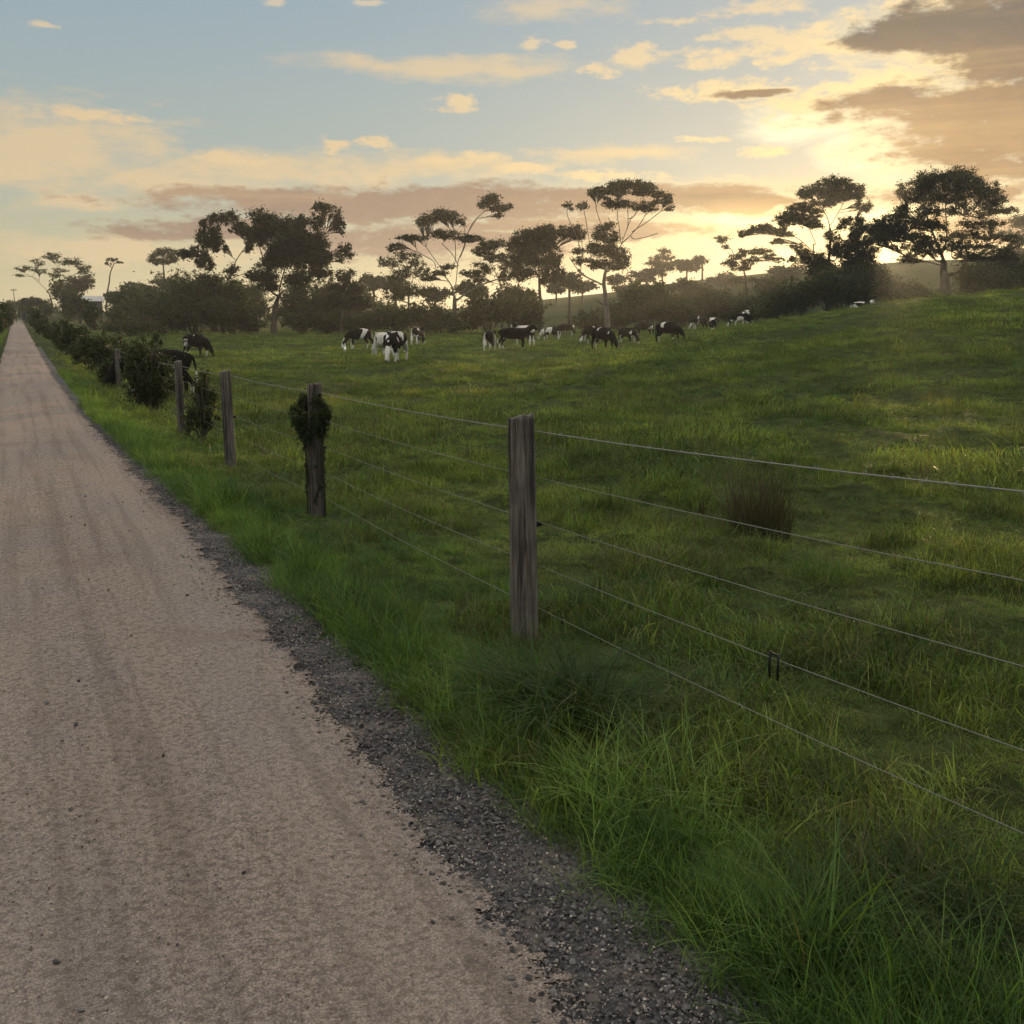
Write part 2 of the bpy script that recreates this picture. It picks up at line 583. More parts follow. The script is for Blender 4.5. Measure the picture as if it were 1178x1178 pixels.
# bright puffs
puff = cover(field([(510, 117, 32, 12), (622, 49, 20, 10), (667, 52, 12, 6), (742, 68, 34, 15), (690, 86, 30, 10), (815, 66, 34, 13), (870, 74, 15, 7),
                    (915, 50, 75, 24), (860, 38, 50, 12), (980, 55, 40, 16), (840, 105, 90, 13), (930, 120, 70, 14), (780, 22, 30, 7), (870, 5, 60, 8), (1040, 45, 40, 40), (1070, 5, 90, 16),
                    (1000, 100, 70, 14), (1120, 110, 80, 14), (1090, 75, 50, 25), (800, 160, 26, 6), (875, 172, 40, 7), (385, 164, 22, 9), (432, 165, 24, 8), (270, 178, 50, 10),
                    (555, 184, 40, 9), (610, 200, 50, 8), (490, 186, 40, 7), (320, 4, 14, 9), (430, 2, 26, 4), (45, 33, 16, 6), (100, 128, 70, 7), (700, 205, 60, 6)], Pw), nB, 2.8, -.05, .75, .92)
# grey and mauve banks
dark_raw = cover(field([(470, 236, 280, 21), (330, 226, 150, 12), (700, 230, 130, 14), (845, 227, 120, 16), (290, 268, 170, 14), (480, 280, 180, 18), (620, 262, 110, 12),
                    (720, 268, 90, 10), (210, 272, 70, 9), (1140, 50, 75, 50), (1040, 38, 60, 24), (1180, 30, 60, 60), (1150, 150, 110, 34), (1090, 122, 120, 18), (1010, 118, 60, 10),
                    (1160, 190, 70, 14), (1110, 222, 90, 12), (1150, 265, 70, 14), (860, 108, 40, 5), (1240, 120, 90, 90)], Pw), t.m('ADD', t.m('MULTIPLY', nA, .6), t.m('MULTIPLY', nB, .4)), 3.2, 0, 1, 1, True)
dark = t.ss(dark_raw, -.2, .4, 0, .95)
rim = t.m('MULTIPLY', t.ss(dark_raw, -.75, -.12), t.m('SUBTRACT', 1.0, dark))

creamc = t.mix(near1, lin(226, 200, 158), lin(255, 226, 160, 1.15))
creamc = t.mix(t.ss(EL, 9, 18), creamc, t.mix(near1, lin(205, 195, 178), lin(232, 208, 165)))
veilc = t.mix(.25, creamc, lin(214, 190, 150))
darkc = t.mix(near1, lin(150, 126, 110), lin(172, 134, 92))
darkc = t.mix(t.ss(EL, 8.5, 15), darkc, lin(96, 91, 86))
darkc = t.mix(t.ss(nB, .40, .70, 0, .35), darkc, t.mix(1.0, darkc, (1.35, 1.3, 1.2), 'MULTIPLY'))
darkc = t.mix(t.ss(nC, .45, .65, 0, .4), darkc, t.mix(near1, lin(205, 170, 128), lin(225, 185, 120)))

glow = t.mix(1.0, t.mix(near1, (0, 0, 0), lin(255, 196, 95, .16)), t.mix(near2, (0, 0, 0), lin(255, 226, 155, .26)), 'ADD')
gl2 = field([(950, 142, 110, 26), (885, 243, 120, 26), (1000, 175, 70, 24), (1015, 262, 80, 45), (810, 285, 90, 16), (870, 300, 160, 14), (1000, 300, 120, 20), (750, 268, 50, 6)], Pw)
glow2 = t.mix(t.ss(t.m('ADD', gl2, t.m('MULTIPLY', t.m('SUBTRACT', nA, .5), .9)), -.05, .8, 0, 1), (0, 0, 0), lin(255, 230, 168, .56))

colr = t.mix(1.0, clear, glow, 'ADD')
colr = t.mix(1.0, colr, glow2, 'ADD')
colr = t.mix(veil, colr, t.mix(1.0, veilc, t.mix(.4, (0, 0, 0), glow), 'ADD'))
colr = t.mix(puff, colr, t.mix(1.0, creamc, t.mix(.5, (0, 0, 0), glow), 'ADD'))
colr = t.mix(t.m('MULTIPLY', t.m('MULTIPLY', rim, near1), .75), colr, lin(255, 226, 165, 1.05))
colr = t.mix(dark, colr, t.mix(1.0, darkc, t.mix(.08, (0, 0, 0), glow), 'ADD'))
gl3 = t.ss(field([(1000, 282, 150, 46), (875, 258, 150, 34)], P), .0, 1.0)
glow3 = t.mix(gl3, (0, 0, 0), lin(255, 206, 115, .62))
colr = t.mix(1.0, colr, glow3, 'ADD')
# below the horizon: dull ground colour
colr = t.mix(t.ss(EL, -1, -5), colr, lin(70, 66, 50))
bg = t.n("ShaderNodeBackground")
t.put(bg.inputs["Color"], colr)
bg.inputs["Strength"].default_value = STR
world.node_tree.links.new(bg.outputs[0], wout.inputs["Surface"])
world.cycles.sampling_method = 'MANUAL'
world.cycles.sample_map_resolution = 1024

sun = bpy.data.lights.new("sun", 'SUN')
sun.energy = 4.4
sun.angle = R(.5)
sun.color = (1.0, .71, .38)
suno = bpy.data.objects.new("sun", sun)
C.objects.link(suno)
_a, _e = R(SUN_AZ), R(SUN_EL)
sdir = Vector((math.sin(_a) * math.cos(_e), math.cos(_a) * math.cos(_e), math.sin(_e)))
suno.rotation_euler = (-sdir).to_track_quat('-Z', 'Y').to_euler()
suno.location = sdir * 50

sc.view_settings.view_transform = 'Standard'
sc.view_settings.look = 'None'
sc.view_settings.exposure = 0
sc.view_settings.gamma = 1
cy = sc.cycles
cy.use_denoising = True
cy.max_bounces = 6; cy.diffuse_bounces = 3; cy.glossy_bounces = 2; cy.transmission_bounces = 4; cy.transparent_max_bounces = 8
cy.volume_bounces = 1
cy.use_adaptive_sampling = True
cy.adaptive_threshold = .015
cy.sample_clamp_indirect = 8
# ------------------------------------------------------------------ ground sheets
def build_terrain():
    rr = [0.0]
    r = .5
    while r < 1500:
        rr.append(r); r *= 1.026 if r < 200 else 1.05
    rr = np.array(rr[1:])
    front = np.radians(np.arange(-38, 92, .42)); rest = np.radians(np.arange(92, 322, 4.0))
    th = np.concatenate([front, rest])
    n, m = len(rr), len(th)
    RR, TT = np.meshgrid(rr, th, indexing='ij')
    X = RR * np.sin(TT); Y = RR * np.cos(TT)
    Z = terrain(X, Y)
    V = np.stack([X.ravel(), Y.ravel(), Z.ravel()], 1)
    V = np.vstack([V, [[0, 0, tz(0, 0)]]])
    i = np.arange(n - 1)[:, None]; j = np.arange(m)[None, :]
    j2 = (j + 1) % m
    F = np.stack([i * m + j, i * m + j2, (i + 1) * m + j2, (i + 1) * m + j], -1).reshape(-1, 4)[:, ::-1]
    o = np_mesh("ground", V, F, M["soil"], smooth=True)
    # centre fan
    tag(o, kind="structure")
    return o


build_terrain()


def strip(name, fx0, fx1, ys, cols, zf, mat):
    V = []; F = []
    for y in ys:
        a, b = fx0(y), fx1(y)
        for c in range(cols + 1):
            x = a + (b - a) * c / cols
            V.append((x, y, zf(x, y, c / cols)))
    k = cols + 1
    for i in range(len(ys) - 1):
        for c in range(cols):
            F.append((i * k + c, i * k + c + 1, (i + 1) * k + c + 1, (i + 1) * k + c))
    return mesh_obj(name, V, F, mat)


ys = [-3.0]
while ys[-1] < 330:
    ys.append(ys[-1] + max(.025, .008 * abs(ys[-1])))


def edge(y, s):
    return .07 * (fbm(y * .8 + s, s, 3) - .5) * 2 + .035 * (float(fbm(y * 5 + s, s, 3)) - .5) * 2 + .012 * (float(vnoise(y * 21, s)) - .5)


def path_z(x, y, t):
    crown = .030 * (1 - (2 * t - 1) ** 2)
    k = 1 - .6 * float(S((y - 20) / 40))
    return .004 + crown + .010 * (float(fbm(x * 1.3, y * .6 + 9, 2)) - .5) * k - .004 * (1 if t == 1 else 0) - .03 * (1 if t == 0 else 0) - .06 * float(S((y - 40) / 120))


p = strip("gravel_path", lambda y: float(xl(y)) + float(edge(y, 3.3)), lambda y: float(xr(y)) + .08 + float(edge(y, 8.1)) * (1.3 - .7 * float(S((y - 8) / 14))), ys, 26, path_z, M["path"])
ra = p.data.attributes.new("rim", 'FLOAT', 'POINT')
ra.data.foreach_set("value", np.array([v.co.x * 0 + 0 for v in p.data.vertices], dtype=np.float32))
_n = 27
_co = np.array([tuple(v.co) for v in p.data.vertices])
_right = _co[:, 0].reshape(-1, _n)[:, -1]
ra.data.foreach_set("value", np.ascontiguousarray((_right[:, None] - _co[:, 0].reshape(-1, _n)).ravel(), dtype=np.float32))
tag(p, kind="structure")


def sh_z(x, y, t):
    return -.004 - .02 * max(0, (t - .35)) + .022 * (float(fbm(x * 5, y * 5, 2)) - .5) - .004 * max(0, 1 - t * 3) - (.05 if t == 0 else 0)


p = strip("gravel_edge", lambda y: float(xr(y)) - .45, lambda y: float(xg(y)) + .10, [y for y in ys if y < 60], 14, sh_z, M["shoulder"])
tag(p, kind="structure")

# ------------------------------------------------------------------ scattered stuff by geometry nodes
def scatter(name, protos, pos, rot, scl, idx, label=None):
    me = bpy.data.meshes.new(name)
    me.vertices.add(len(pos))
    me.vertices.foreach_set("co", np.ascontiguousarray(pos, dtype=np.float32).ravel())
    a = me.attributes.new("rot", 'FLOAT_VECTOR', 'POINT'); a.data.foreach_set("vector", np.ascontiguousarray(rot, dtype=np.float32).ravel())
    a = me.attributes.new("scl", 'FLOAT_VECTOR', 'POINT'); a.data.foreach_set("vector", np.ascontiguousarray(scl, dtype=np.float32).ravel())
    a = me.attributes.new("idx", 'INT', 'POINT'); a.data.foreach_set("value", np.ascontiguousarray(idx, dtype=np.int32))
    o = bpy.data.objects.new(name, me)
    C.objects.link(o)
    col = bpy.data.collections.new(name + "_kinds")
    for p in protos: col.objects.link(p)
    ng = bpy.data.node_groups.new(name + "_nodes", 'GeometryNodeTree')
    ng.interface.new_socket("Geometry", in_out='INPUT', socket_type='NodeSocketGeometry')
    ng.interface.new_socket("Geometry", in_out='OUTPUT', socket_type='NodeSocketGeometry')
    N = ng.nodes; L = ng.links
    gi = N.new("NodeGroupInput"); go = N.new("NodeGroupOutput")
    ci = N.new("GeometryNodeCollectionInfo")
    ci.inputs["Collection"].default_value = col
    ci.inputs["Separate Children"].default_value = True
    ci.inputs["Reset Children"].default_value = True
    ip = N.new("GeometryNodeInstanceOnPoints")
    ip.inputs["Pick Instance"].default_value = True
    def attr(nm, ty):
        nd = N.new("GeometryNodeInputNamedAttribute"); nd.data_type = ty
        nd.inputs["Name"].default_value = nm
        return [s for s in nd.outputs if s.name == "Attribute" and s.enabled][0]
    L.new(gi.outputs[0], ip.inputs["Points"])
    L.new(ci.outputs[0], ip.inputs["Instance"])
    L.new(attr("idx", 'INT'), ip.inputs["Instance Index"])
    e2r = N.new("FunctionNodeEulerToRotation")
    L.new(attr("rot", 'FLOAT_VECTOR'), e2r.inputs[0])
    L.new(e2r.outputs[0], ip.inputs["Rotation"])
    L.new(attr("scl", 'FLOAT_VECTOR'), ip.inputs["Scale"])
    L.new(ip.outputs[0], go.inputs[0])
    md = o.modifiers.new("scatter", 'NODES'); md.node_group = ng
    tag(o, label, None, None, "stuff")
    return o


def tuft(name, mat, nb, rad, h0, h1, wid, bend, seed, seg=3, upright=.35):
    """a tuft of separate curved blades"""
    rs = np.random.RandomState(seed)
    ang = rs.rand(nb) * 2 * np.pi
    rr = rad * np.sqrt(rs.rand(nb))
    bx, by = rr * np.cos(ang), rr * np.sin(ang)
    da = rs.rand(nb) * 2 * np.pi
    dx, dy = np.cos(da), np.sin(da)
    h = h0 + (h1 - h0) * rs.rand(nb) ** 1.4
    lean = upright * rs.rand(nb)
    bd = bend * (.3 + rs.rand(nb))
    px, py = -dy, dx
    rows = []
    for k in range(seg + 1):
        u = k / seg
        out = h * (lean * u + bd * u * u)
        zz = h * (u - .42 * bd * u * u * u)
        w = wid * h / h1 * (1 - u) ** .7 * .5 * (.6 + .4 * (u > 0)) if k < seg else wid * .04
        tw = .6 * u
        ax, ay = px * math.cos(tw) + dx * math.sin(tw), py * math.cos(tw) + dy * math.sin(tw)
        cx, cy_ = bx + dx * out, by + dy * out
        rows.append(np.stack([cx - ax * w, cy_ - ay * w, zz - .012], 1))
        rows.append(np.stack([cx + ax * w, cy_ + ay * w, zz - .012], 1))
    A = np.stack(rows, 1)            # nb, 2(seg+1), 3
    k = 2 * (seg + 1)
    V = A.reshape(-1, 3)
    base = (np.arange(nb) * k)[:, None, None]
    q = np.array([[2 * i, 2 * i + 1, 2 * i + 3, 2 * i + 2] for i in range(seg)])[None]
    F = (base + q).reshape(-1, 4)
    return np_mesh(name, V, F, mat, link=False)


rs = np.random.RandomState(5)


def sample(n, r0, r1, a0, a1, powr=2.0):
    """points over a sector of the ground seen from the gate, even per area for powr = 2"""
    u = rs.rand(n)
    r = (r0 ** powr + (r1 ** powr - r0 ** powr) * u) ** (1 / powr)
    a = np.radians(a0 + (a1 - a0) * rs.rand(n))
    return r * np.sin(a), r * np.cos(a)


def on_grass(X, Y):
    right = X > xg(Y) - .07 + .09 * (vnoise(Y * 3, Y * 0 + 4) - .3) - .12 * S((vnoise(Y * .9 + 7, Y * 0) - .55) / .2)
    right &= X > xr(Y) + .10 + .004 * np.maximum(Y, 0)
    left = X < xl(Y) - .03
    return right | left


def spread(name, protos, X, Y, smin, smax, tilt=.15, sfun=None, sink=0.0):
    n = len(X)
    near_post = np.ones(n)
    for py_ in (4.5, 8.62, 12.05, 16.9, 27.8):
        near_post = np.minimum(near_post, .35 + .65 * S((np.hypot(X - 2.22, (Y - py_ + .35) * .7) - .15) / .45))
    Z = terrain(X, Y) - sink
    rot = np.stack([tilt * rs.randn(n), tilt * rs.randn(n), rs.rand(n) * 6.283], 1)
    s = (smin + (smax - smin) * rs.rand(n)) * np.exp(.22 * np.clip(rs.randn(n), -1.6, 1.3))
    sx = s * (1 if sfun is None else np.clip(sfun, .5, 1.15))
    if sfun is not None: s = s * sfun
    s = s * near_post; sx = sx * np.maximum(near_post, .6)
    sc3 = np.stack([sx, sx, s * (.85 + .3 * rs.rand(n))], 1)
    return scatter(name, protos, np.stack([X, Y, Z], 1), rot, sc3, rs.randint(0, len(protos), n))


# long lush grass on the verge between gravel and fence
lush = [tuft("lush_tuft", M["grass_lush"], 56, .10, .14, .36, .0068, .65, 100 + i, 4) for i in range(5)] + \
       [tuft("lush_tuft", M["grass_lush"], 52, .12, .08, .22, .0062, .95, 120 + i, 4) for i in range(3)]
yy = -2 + 36 * rs.rand(6500) ** 1.55
ee = xg(yy)
xx = ee - .08 + (2.83 - ee) * rs.rand(len(yy)) ** 1.5
k = on_grass(xx, yy)
xx, yy = xx[k], yy[k]
edge_d = xx - xg(yy)
hs = .50 + .60 * S((vnoise(xx * 1.1, yy * .8) - .35) / .4)
hs = hs * np.where(edge_d < .0, .7, 1.0) * (1 - .35 * S((yy - 9) / 10)) * (1 - .60 * S((edge_d - .18) / .4))
spread("verge_grass", lush, xx, yy, .55, 1.15, .2, hs)

# ragged fringe right on the gravel
fy = .8 + 20 * rs.rand(1500) ** 1.4
fx_ = xg(fy) - .10 + .30 * rs.rand(len(fy)) + .05 * rs.randn(len(fy))
k = fx_ > xr(fy) + .12
spread("verge_grass", lush, fx_[k], fy[k], .3, .8, .25)

# pasture
f1 = [tuft("pasture_tuft", M["grass_field"], 80, .13, .025, .080, .0065, .9, 200 + i, 3, .6) for i in range(6)] + \
     [tuft("pasture_tuft", M["grass_dry"], 40, .14, .03, .10, .004, 1.2, 220 + i, 3, .9) for i in range(2)]
X, Y = sample(26000, 1.6, 13, -12, 68, 1.6)
k = on_grass(X, Y) & (X > 1.3)
X, Y = X[k], Y[k]
hs = .55 + 1.7 * S((fbm(X * 1.3 + 3, Y * 1.3, 2) - .48) / .18)
spread("pasture_grass", f1, X, Y, .6, 1.25, .2, hs)

f2 = [tuft("pasture_clump", M["grass_field"], 130, .38, .03, .095, .014, .9, 300 + i, 2, .6) for i in range(6)] + \
     [tuft("pasture_clump", M["grass_dry"], 60, .40, .06, .18, .009, .9, 320 + i, 2, .8) for i in range(1)]
X, Y = sample(24000, 11, 48, -12, 66, 1.35)
k = on_grass(X, Y) & (X > xg(Y) + .40 + .004 * Y)
X, Y = X[k], Y[k]
hs = .5 + 1.5 * S((fbm(X * .8 + 3, Y * .8, 2) - .48) / .18)
spread("pasture_grass", f2, X, Y, .6, 1.3, .2, hs)

f3 = [tuft("pasture_sward", M["grass_field"], 190, 1.0, .05, .14, .035, .7, 400 + i, 2, .5) for i in range(5)]
X, Y = sample(16000, 40, 150, -10, 60, 1.3)
k = on_grass(X, Y) & (X > xg(Y) + 1.35)
X, Y = X[k], Y[k]
hs = .5 + .9 * S((fbm(X * .2 + 3, Y * .2, 3) - .42) / .25)
spread("pasture_grass", f3, X, Y, .7, 1.3, .1, hs)

# rank tufts the cattle leave
rk = [tuft("rank_tuft", M["grass_dark"], 90, .20, .10, .24, .0075, .9, 500 + i, 3, .7) for i in range(3)] + [tuft("rank_tuft", M["grass_lush"], 80, .20, .10, .24, .0075, .9, 510 + i, 3, .7) for i in range(3)]
X, Y = sample(5200, 3.2, 60, -10, 64, 1.3)
k = on_grass(X, Y) & (X > 2.6) & (fbm(X * .5 + 20, Y * .5, 2) > .50)
X, Y = X[k], Y[k]
spread("pasture_grass", rk, X, Y, .35, .95, .2, .55 + .7 * S((np.hypot(X, Y) - 8) / 25))

# far side of the path and its left verge
X = -1 - 40 * rs.rand(3500) ** 2; Y = 6 + 130 * rs.rand(3500) ** 1.4
k = X < xl(Y) - .05
spread("verge_grass", lush, X[k], Y[k], .9, 1.6, .2)


# stones: dark road metal on the edge, tan grit on the path
def stone(name, mat, seed):
    r_ = random.Random(seed)
    V = []; F = []
    base = [(1, 0, 0), (-1, 0, 0), (0, 1, 0), (0, -1, 0), (0, 0, 1), (0, 0, -1)]
    ico = []
    ph = (1 + 5 ** .5) / 2
    for a in (-1, 1):
        for b in (-ph, ph):
            ico += [(0, a, b), (a, b, 0), (b, 0, a)]
    pts = [Vector(p).normalized() for p in ico]
    import itertools
    for p in pts:
        q = p * (.62 + .5 * r_.random())
        V.append((q.x * 1.0, q.y * .8, q.z * .62))
    L = min((pts[0] - p).length for p in pts[1:]) * 1.05
    for a, b, c in itertools.combinations(range(12), 3):
        if (pts[a] - pts[b]).length < L and (pts[b] - pts[c]).length < L and (pts[a] - pts[c]).length < L:
            nrm = (pts[b] - pts[a]).cross(pts[c] - pts[a])
            F.append((a, b, c) if nrm.dot(pts[a]) > 0 else (a, c, b))
    me = bpy.data.meshes.new(name)
    me.from_pydata(V, [], F); me.materials.append(mat)
    return bpy.data.objects.new(name, me)


dk = [stone("road_metal_stone", M["stone_dark"], i) for i in range(6)]
tn = [stone("grit_stone", M["stone_tan"], 30 + i) for i in range(5)]


def stones(name, protos, X, Y, Z, s):
    n = len(X)
    rot = rs.rand(n, 3) * 6.283
    rot[:, :2] = .5 * rs.randn(n, 2)
    scatter(name, protos, np.stack([X, Y, Z], 1), rot, np.stack([s, s, s], 1), rs.randint(0, len(protos), n))


n = 34000
Y = 1.0 + 16 * rs.rand(n) ** 1.7
u = rs.rand(n) ** .8
X = xr(Y) - .20 * (1 - S(u * 2.4)) * rs.rand(n) + (xg(Y) + .06 - xr(Y)) * u
tt = np.clip((X - xl(Y)) / (xr(Y) - xl(Y)), 0, 1)
Z = np.where(X < xr(Y) - .02, .006 + .030 * (1 - (2 * tt - 1) ** 2), -.003 - .02 * np.maximum(0, u - .2))
stones("loose_road_metal", dk, X, Y, Z, .0035 + .011 * rs.rand(n) ** 3)
n = 26000
Y = 1.2 + 11 * rs.rand(n) ** 1.9
X = -.75 + (xr(Y) + .75) * rs.rand(n)
q_ = rs.rand(n) < .35
X = np.where(q_, xr(Y) - .05 + .36 * rs.rand(n) ** 1.5, X)
tt = np.clip((X - xl(Y)) / (xr(Y) - xl(Y)), 0, 1)
Z = np.where(X < xr(Y) - .03, .006 + .030 * (1 - (2 * tt - 1) ** 2), 0.0)
stones("loose_path_grit", tn, X, Y, Z, .0022 + .0045 * rs.rand(n) ** 3)
n = 70
Y = 1.6 + 9 * rs.rand(n) ** 1.3
X = -.6 + (xr(Y) + .6) * (1 - .75 * rs.rand(n) ** 1.6)
tt = np.clip((X - xl(Y)) / (xr(Y) - xl(Y)), 0, 1)
stones("scattered_dark_stones", dk, X, Y, .010 + .030 * (1 - (2 * tt - 1) ** 2), .005 + .009 * rs.rand(n) ** 2)
# ------------------------------------------------------------------ fence
FX = 2.27
post_spec = [  # Y, height, radius, lean x, lean y, label
    (.85, 1.34, .066, 0, 0, None),
    (4.50, 1.17, .068, .012, .018, "nearest wooden post, tall and grey with a dark stain"),
    (8.62, 1.17, .066, -.014, -.01, "second wooden post, wrapped by a small dark shrub"),
    (12.05, 1.15, .064, .010, .0, "third wooden post, beside a small grey shrub"),
    (16.9, 1.17, .062, .0, .012, "thin wooden post at the right side of a large dark shrub"),
    (21.6, 1.10, .062, .0, .0, None),
    (27.8, 1.15, .064, .01, .0, None), (35.5, 1.15, .06, 0, 0, None), (43, 1.15, .06, .01, 0, None), (52, 1.15, .06, 0, 0, None),
    (62, 1.15, .06, 0, 0, None), (74, 1.15, .06, .0, 0, None),
]
fence = empty("post_and_wire_fence", (FX, 4.5, tz(FX, 4.5)), "weathered post and wire farm fence running along the right side of the gravel path", "fence")
fb = fence.location


def post_mesh(h, r, seed):
    rnd = random.Random(seed)
    n = 18; V = []; F = []
    hs = [-.35, 0, .08, .2, .4, .6, .8, .93, .985, 1.0]
    for i, u in enumerate(hs):
        z = u * h if u > 0 else u
        rr = r * (1.05 - .07 * max(u, 0))
        if u == 1.0: rr *= .94
        for j in range(n):
            q = 2 * math.pi * j / n
            k = rr * (1 + .05 * math.sin(3 * q + seed) + .03 * math.sin(7 * q + 2 * seed) + .012 * rnd.uniform(-1, 1) + .02 * math.sin(5 * u + q))
            V.append((k * math.cos(q), k * math.sin(q), z + ((.012 * math.cos(q + seed) + .006 * math.sin(4 * q + seed)) if u == 1.0 else 0)))
    for i in range(len(hs) - 1):
        for j in range(n):
            F.append((i * n + j, i * n + (j + 1) % n, (i + 1) * n + (j + 1) % n, (i + 1) * n + j))
    b = (len(hs) - 1) * n
    c = len(V); V.append((0, 0, h - .004))
    for j in range(n): F.append((b + j, b + (j + 1) % n, c))
    return V, F


wire_h = [1.09, .855, .625, .395, .165]
tops = []
for i, (y, h, r, lx, ly, lab) in enumerate(post_spec):
    z = tz(FX, y)
    fx = FX - (.11 if i == 3 else 0)
    V, F = post_mesh(h, r, i + 1)
    o = mesh_obj("fence_post", V, F, M["timber"], fence)
    o.location = Vector((fx, y, z)) - fb
    o.rotation_euler = (-ly, lx, i * 1.3)
    if lab: o["label"] = lab
    tops.append((fx, y, z + (.18 if i == 0 else 0)))
    if i in (1, 2, 3, 4):
        # black insulator at the third wire on each near post
        ib = Tubes(8)
        e = Vector((r * .9, -r * .35, .612)); d = Vector((1, -.35, 0)).normalized()
        rz = -i * 1.3
        rot = Matrix.Rotation(rz, 3, 'Z')
        ib.add([rot @ (e - d * .01), rot @ (e + d * .012)], .017, .017)
        ib.add([rot @ (e + d * .012), rot @ (e + d * .026)], .010, .014)
        ib.add([rot @ (e + d * .026), rot @ (e + d * .034)], .014, .008)
        ib.build("insulator", M["black"], o)

tops = [(FX, -3.0, tz(FX, -3.0) + .36)] + tops
for wi, wh in enumerate(wire_h):
    tb = Tubes(5)
    rnd = random.Random(wi)
    pts = []
    for a, b in zip(tops[:-1], tops[1:]):
        n = 14 if a[1] < 20 else 6
        for k in range(n):
            u = k / n
            sag = -.018 * 4 * u * (1 - u) * (1 + .4 * wi * .2)
            pts.append(Vector((a[0] + (b[0] - a[0]) * u + .064, a[1] + (b[1] - a[1]) * u, a[2] + (b[2] - a[2]) * u + wh + sag + rnd.uniform(-.001, .001))) - fb)
    tb.add(pts, .0025 if wi == 0 else .0017, .0025 if wi == 0 else .0017)
    if wi == 0:   # top line is a twisted barbed wire
        last = None
        L = 0
        P0 = pts[0]
        acc = .0
        for a, b in zip(pts[:-1], pts[1:]):
            if a.y + fb.y > 18: break
            seg = (b - a); l = seg.length
            t_ = acc
            while t_ < l:
                q = a + seg * (t_ / l)
                d = seg.normalized()
                for s in (1, -1):
                    w = Vector((rnd.uniform(-1, 1), 0, rnd.uniform(-1, 1))).normalized()
                    tb.add([q + w * .014, q, q - w * .014 + d * .004 * s], .0009, .0009)
                t_ += .11
            acc = t_ - l
    o = tb.build("fence_wire", M["barb"] if wi == 0 else M["wire"], fence)
    if wi == 0: o["label"] = "topmost barbed wire"

# small double-pronged clip hanging on the fourth wire
q = at(891, 768, 3.55)
q = Vector((FX + .064, q.y, 0)); 
zc0 = tz(FX, 4.5)
best = min(np.linspace(.6, 4.4, 400), key=lambda y: abs((lambda p: 589 + FPX * ((p.x * CA - p.y * SA) / ((p.x * SA + p.y * CA) * CP + (EYE - p.z) * SP)))(Vector((FX + .064, y, zc0 + .385 + .18 * (4.5 - y) / 3.65))) - 891))
z4 = zc0 + .385 + .18 * (4.5 - best) / 3.65
cb = Tubes(6)
for s in (-1, 1):
    cb.add([(FX + .064, best + s * .022, z4 + .012), (FX + .062, best + s * .022, z4 - .045), (FX + .066, best + s * .021, z4 - .085)], .0052, .004)
oc = Tubes(8)
cb.add([(FX + .064, best - .022, z4 + .006), (FX + .064, best + .022, z4 + .006)], .0045, .0045)
for i, v in enumerate(cb.v): cb.v[i] = v - fb
cb.build("wire_clip", M["black"], fence)
# ------------------------------------------------------------------ trees and shrubs
def leaf_cloud(centres, radii, n, size, rnd, flat=1.0):
    """n small kite-shaped leaf sprays scattered round given centres"""
    cs = np.array([tuple(c) for c in centres]); rr = np.array(radii)
    w = np.prod(rr, 1) ** (2 / 3); w /= w.sum()
    idx = rnd.choice(len(cs), n, p=w)
    d = rnd.randn(n, 3); d /= np.linalg.norm(d, axis=1)[:, None]
    rad = np.abs(rnd.randn(n, 1)) * .62 + .12
    pos = cs[idx] + d * rad * rr[idx]
    s = size * (.55 + .9 * rnd.rand(n, 1))
    a = rnd.randn(n, 3); a[:, 2] *= flat; a /= np.linalg.norm(a, axis=1)[:, None]
    b = rnd.randn(n, 3); b -= a * (a * b).sum(1)[:, None]; b /= np.linalg.norm(b, axis=1)[:, None]
    V = np.stack([pos - a * s, pos - b * s * .42 - a * s * .1, pos + a * s, pos + b * s * .42 - a * s * .1], 1).reshape(-1, 3)
    F = np.arange(4 * n).reshape(n, 4)
    return V, F


def quad_len(pts):
    return sum((pts[i + 1] - pts[i]).length for i in range(len(pts) - 1))


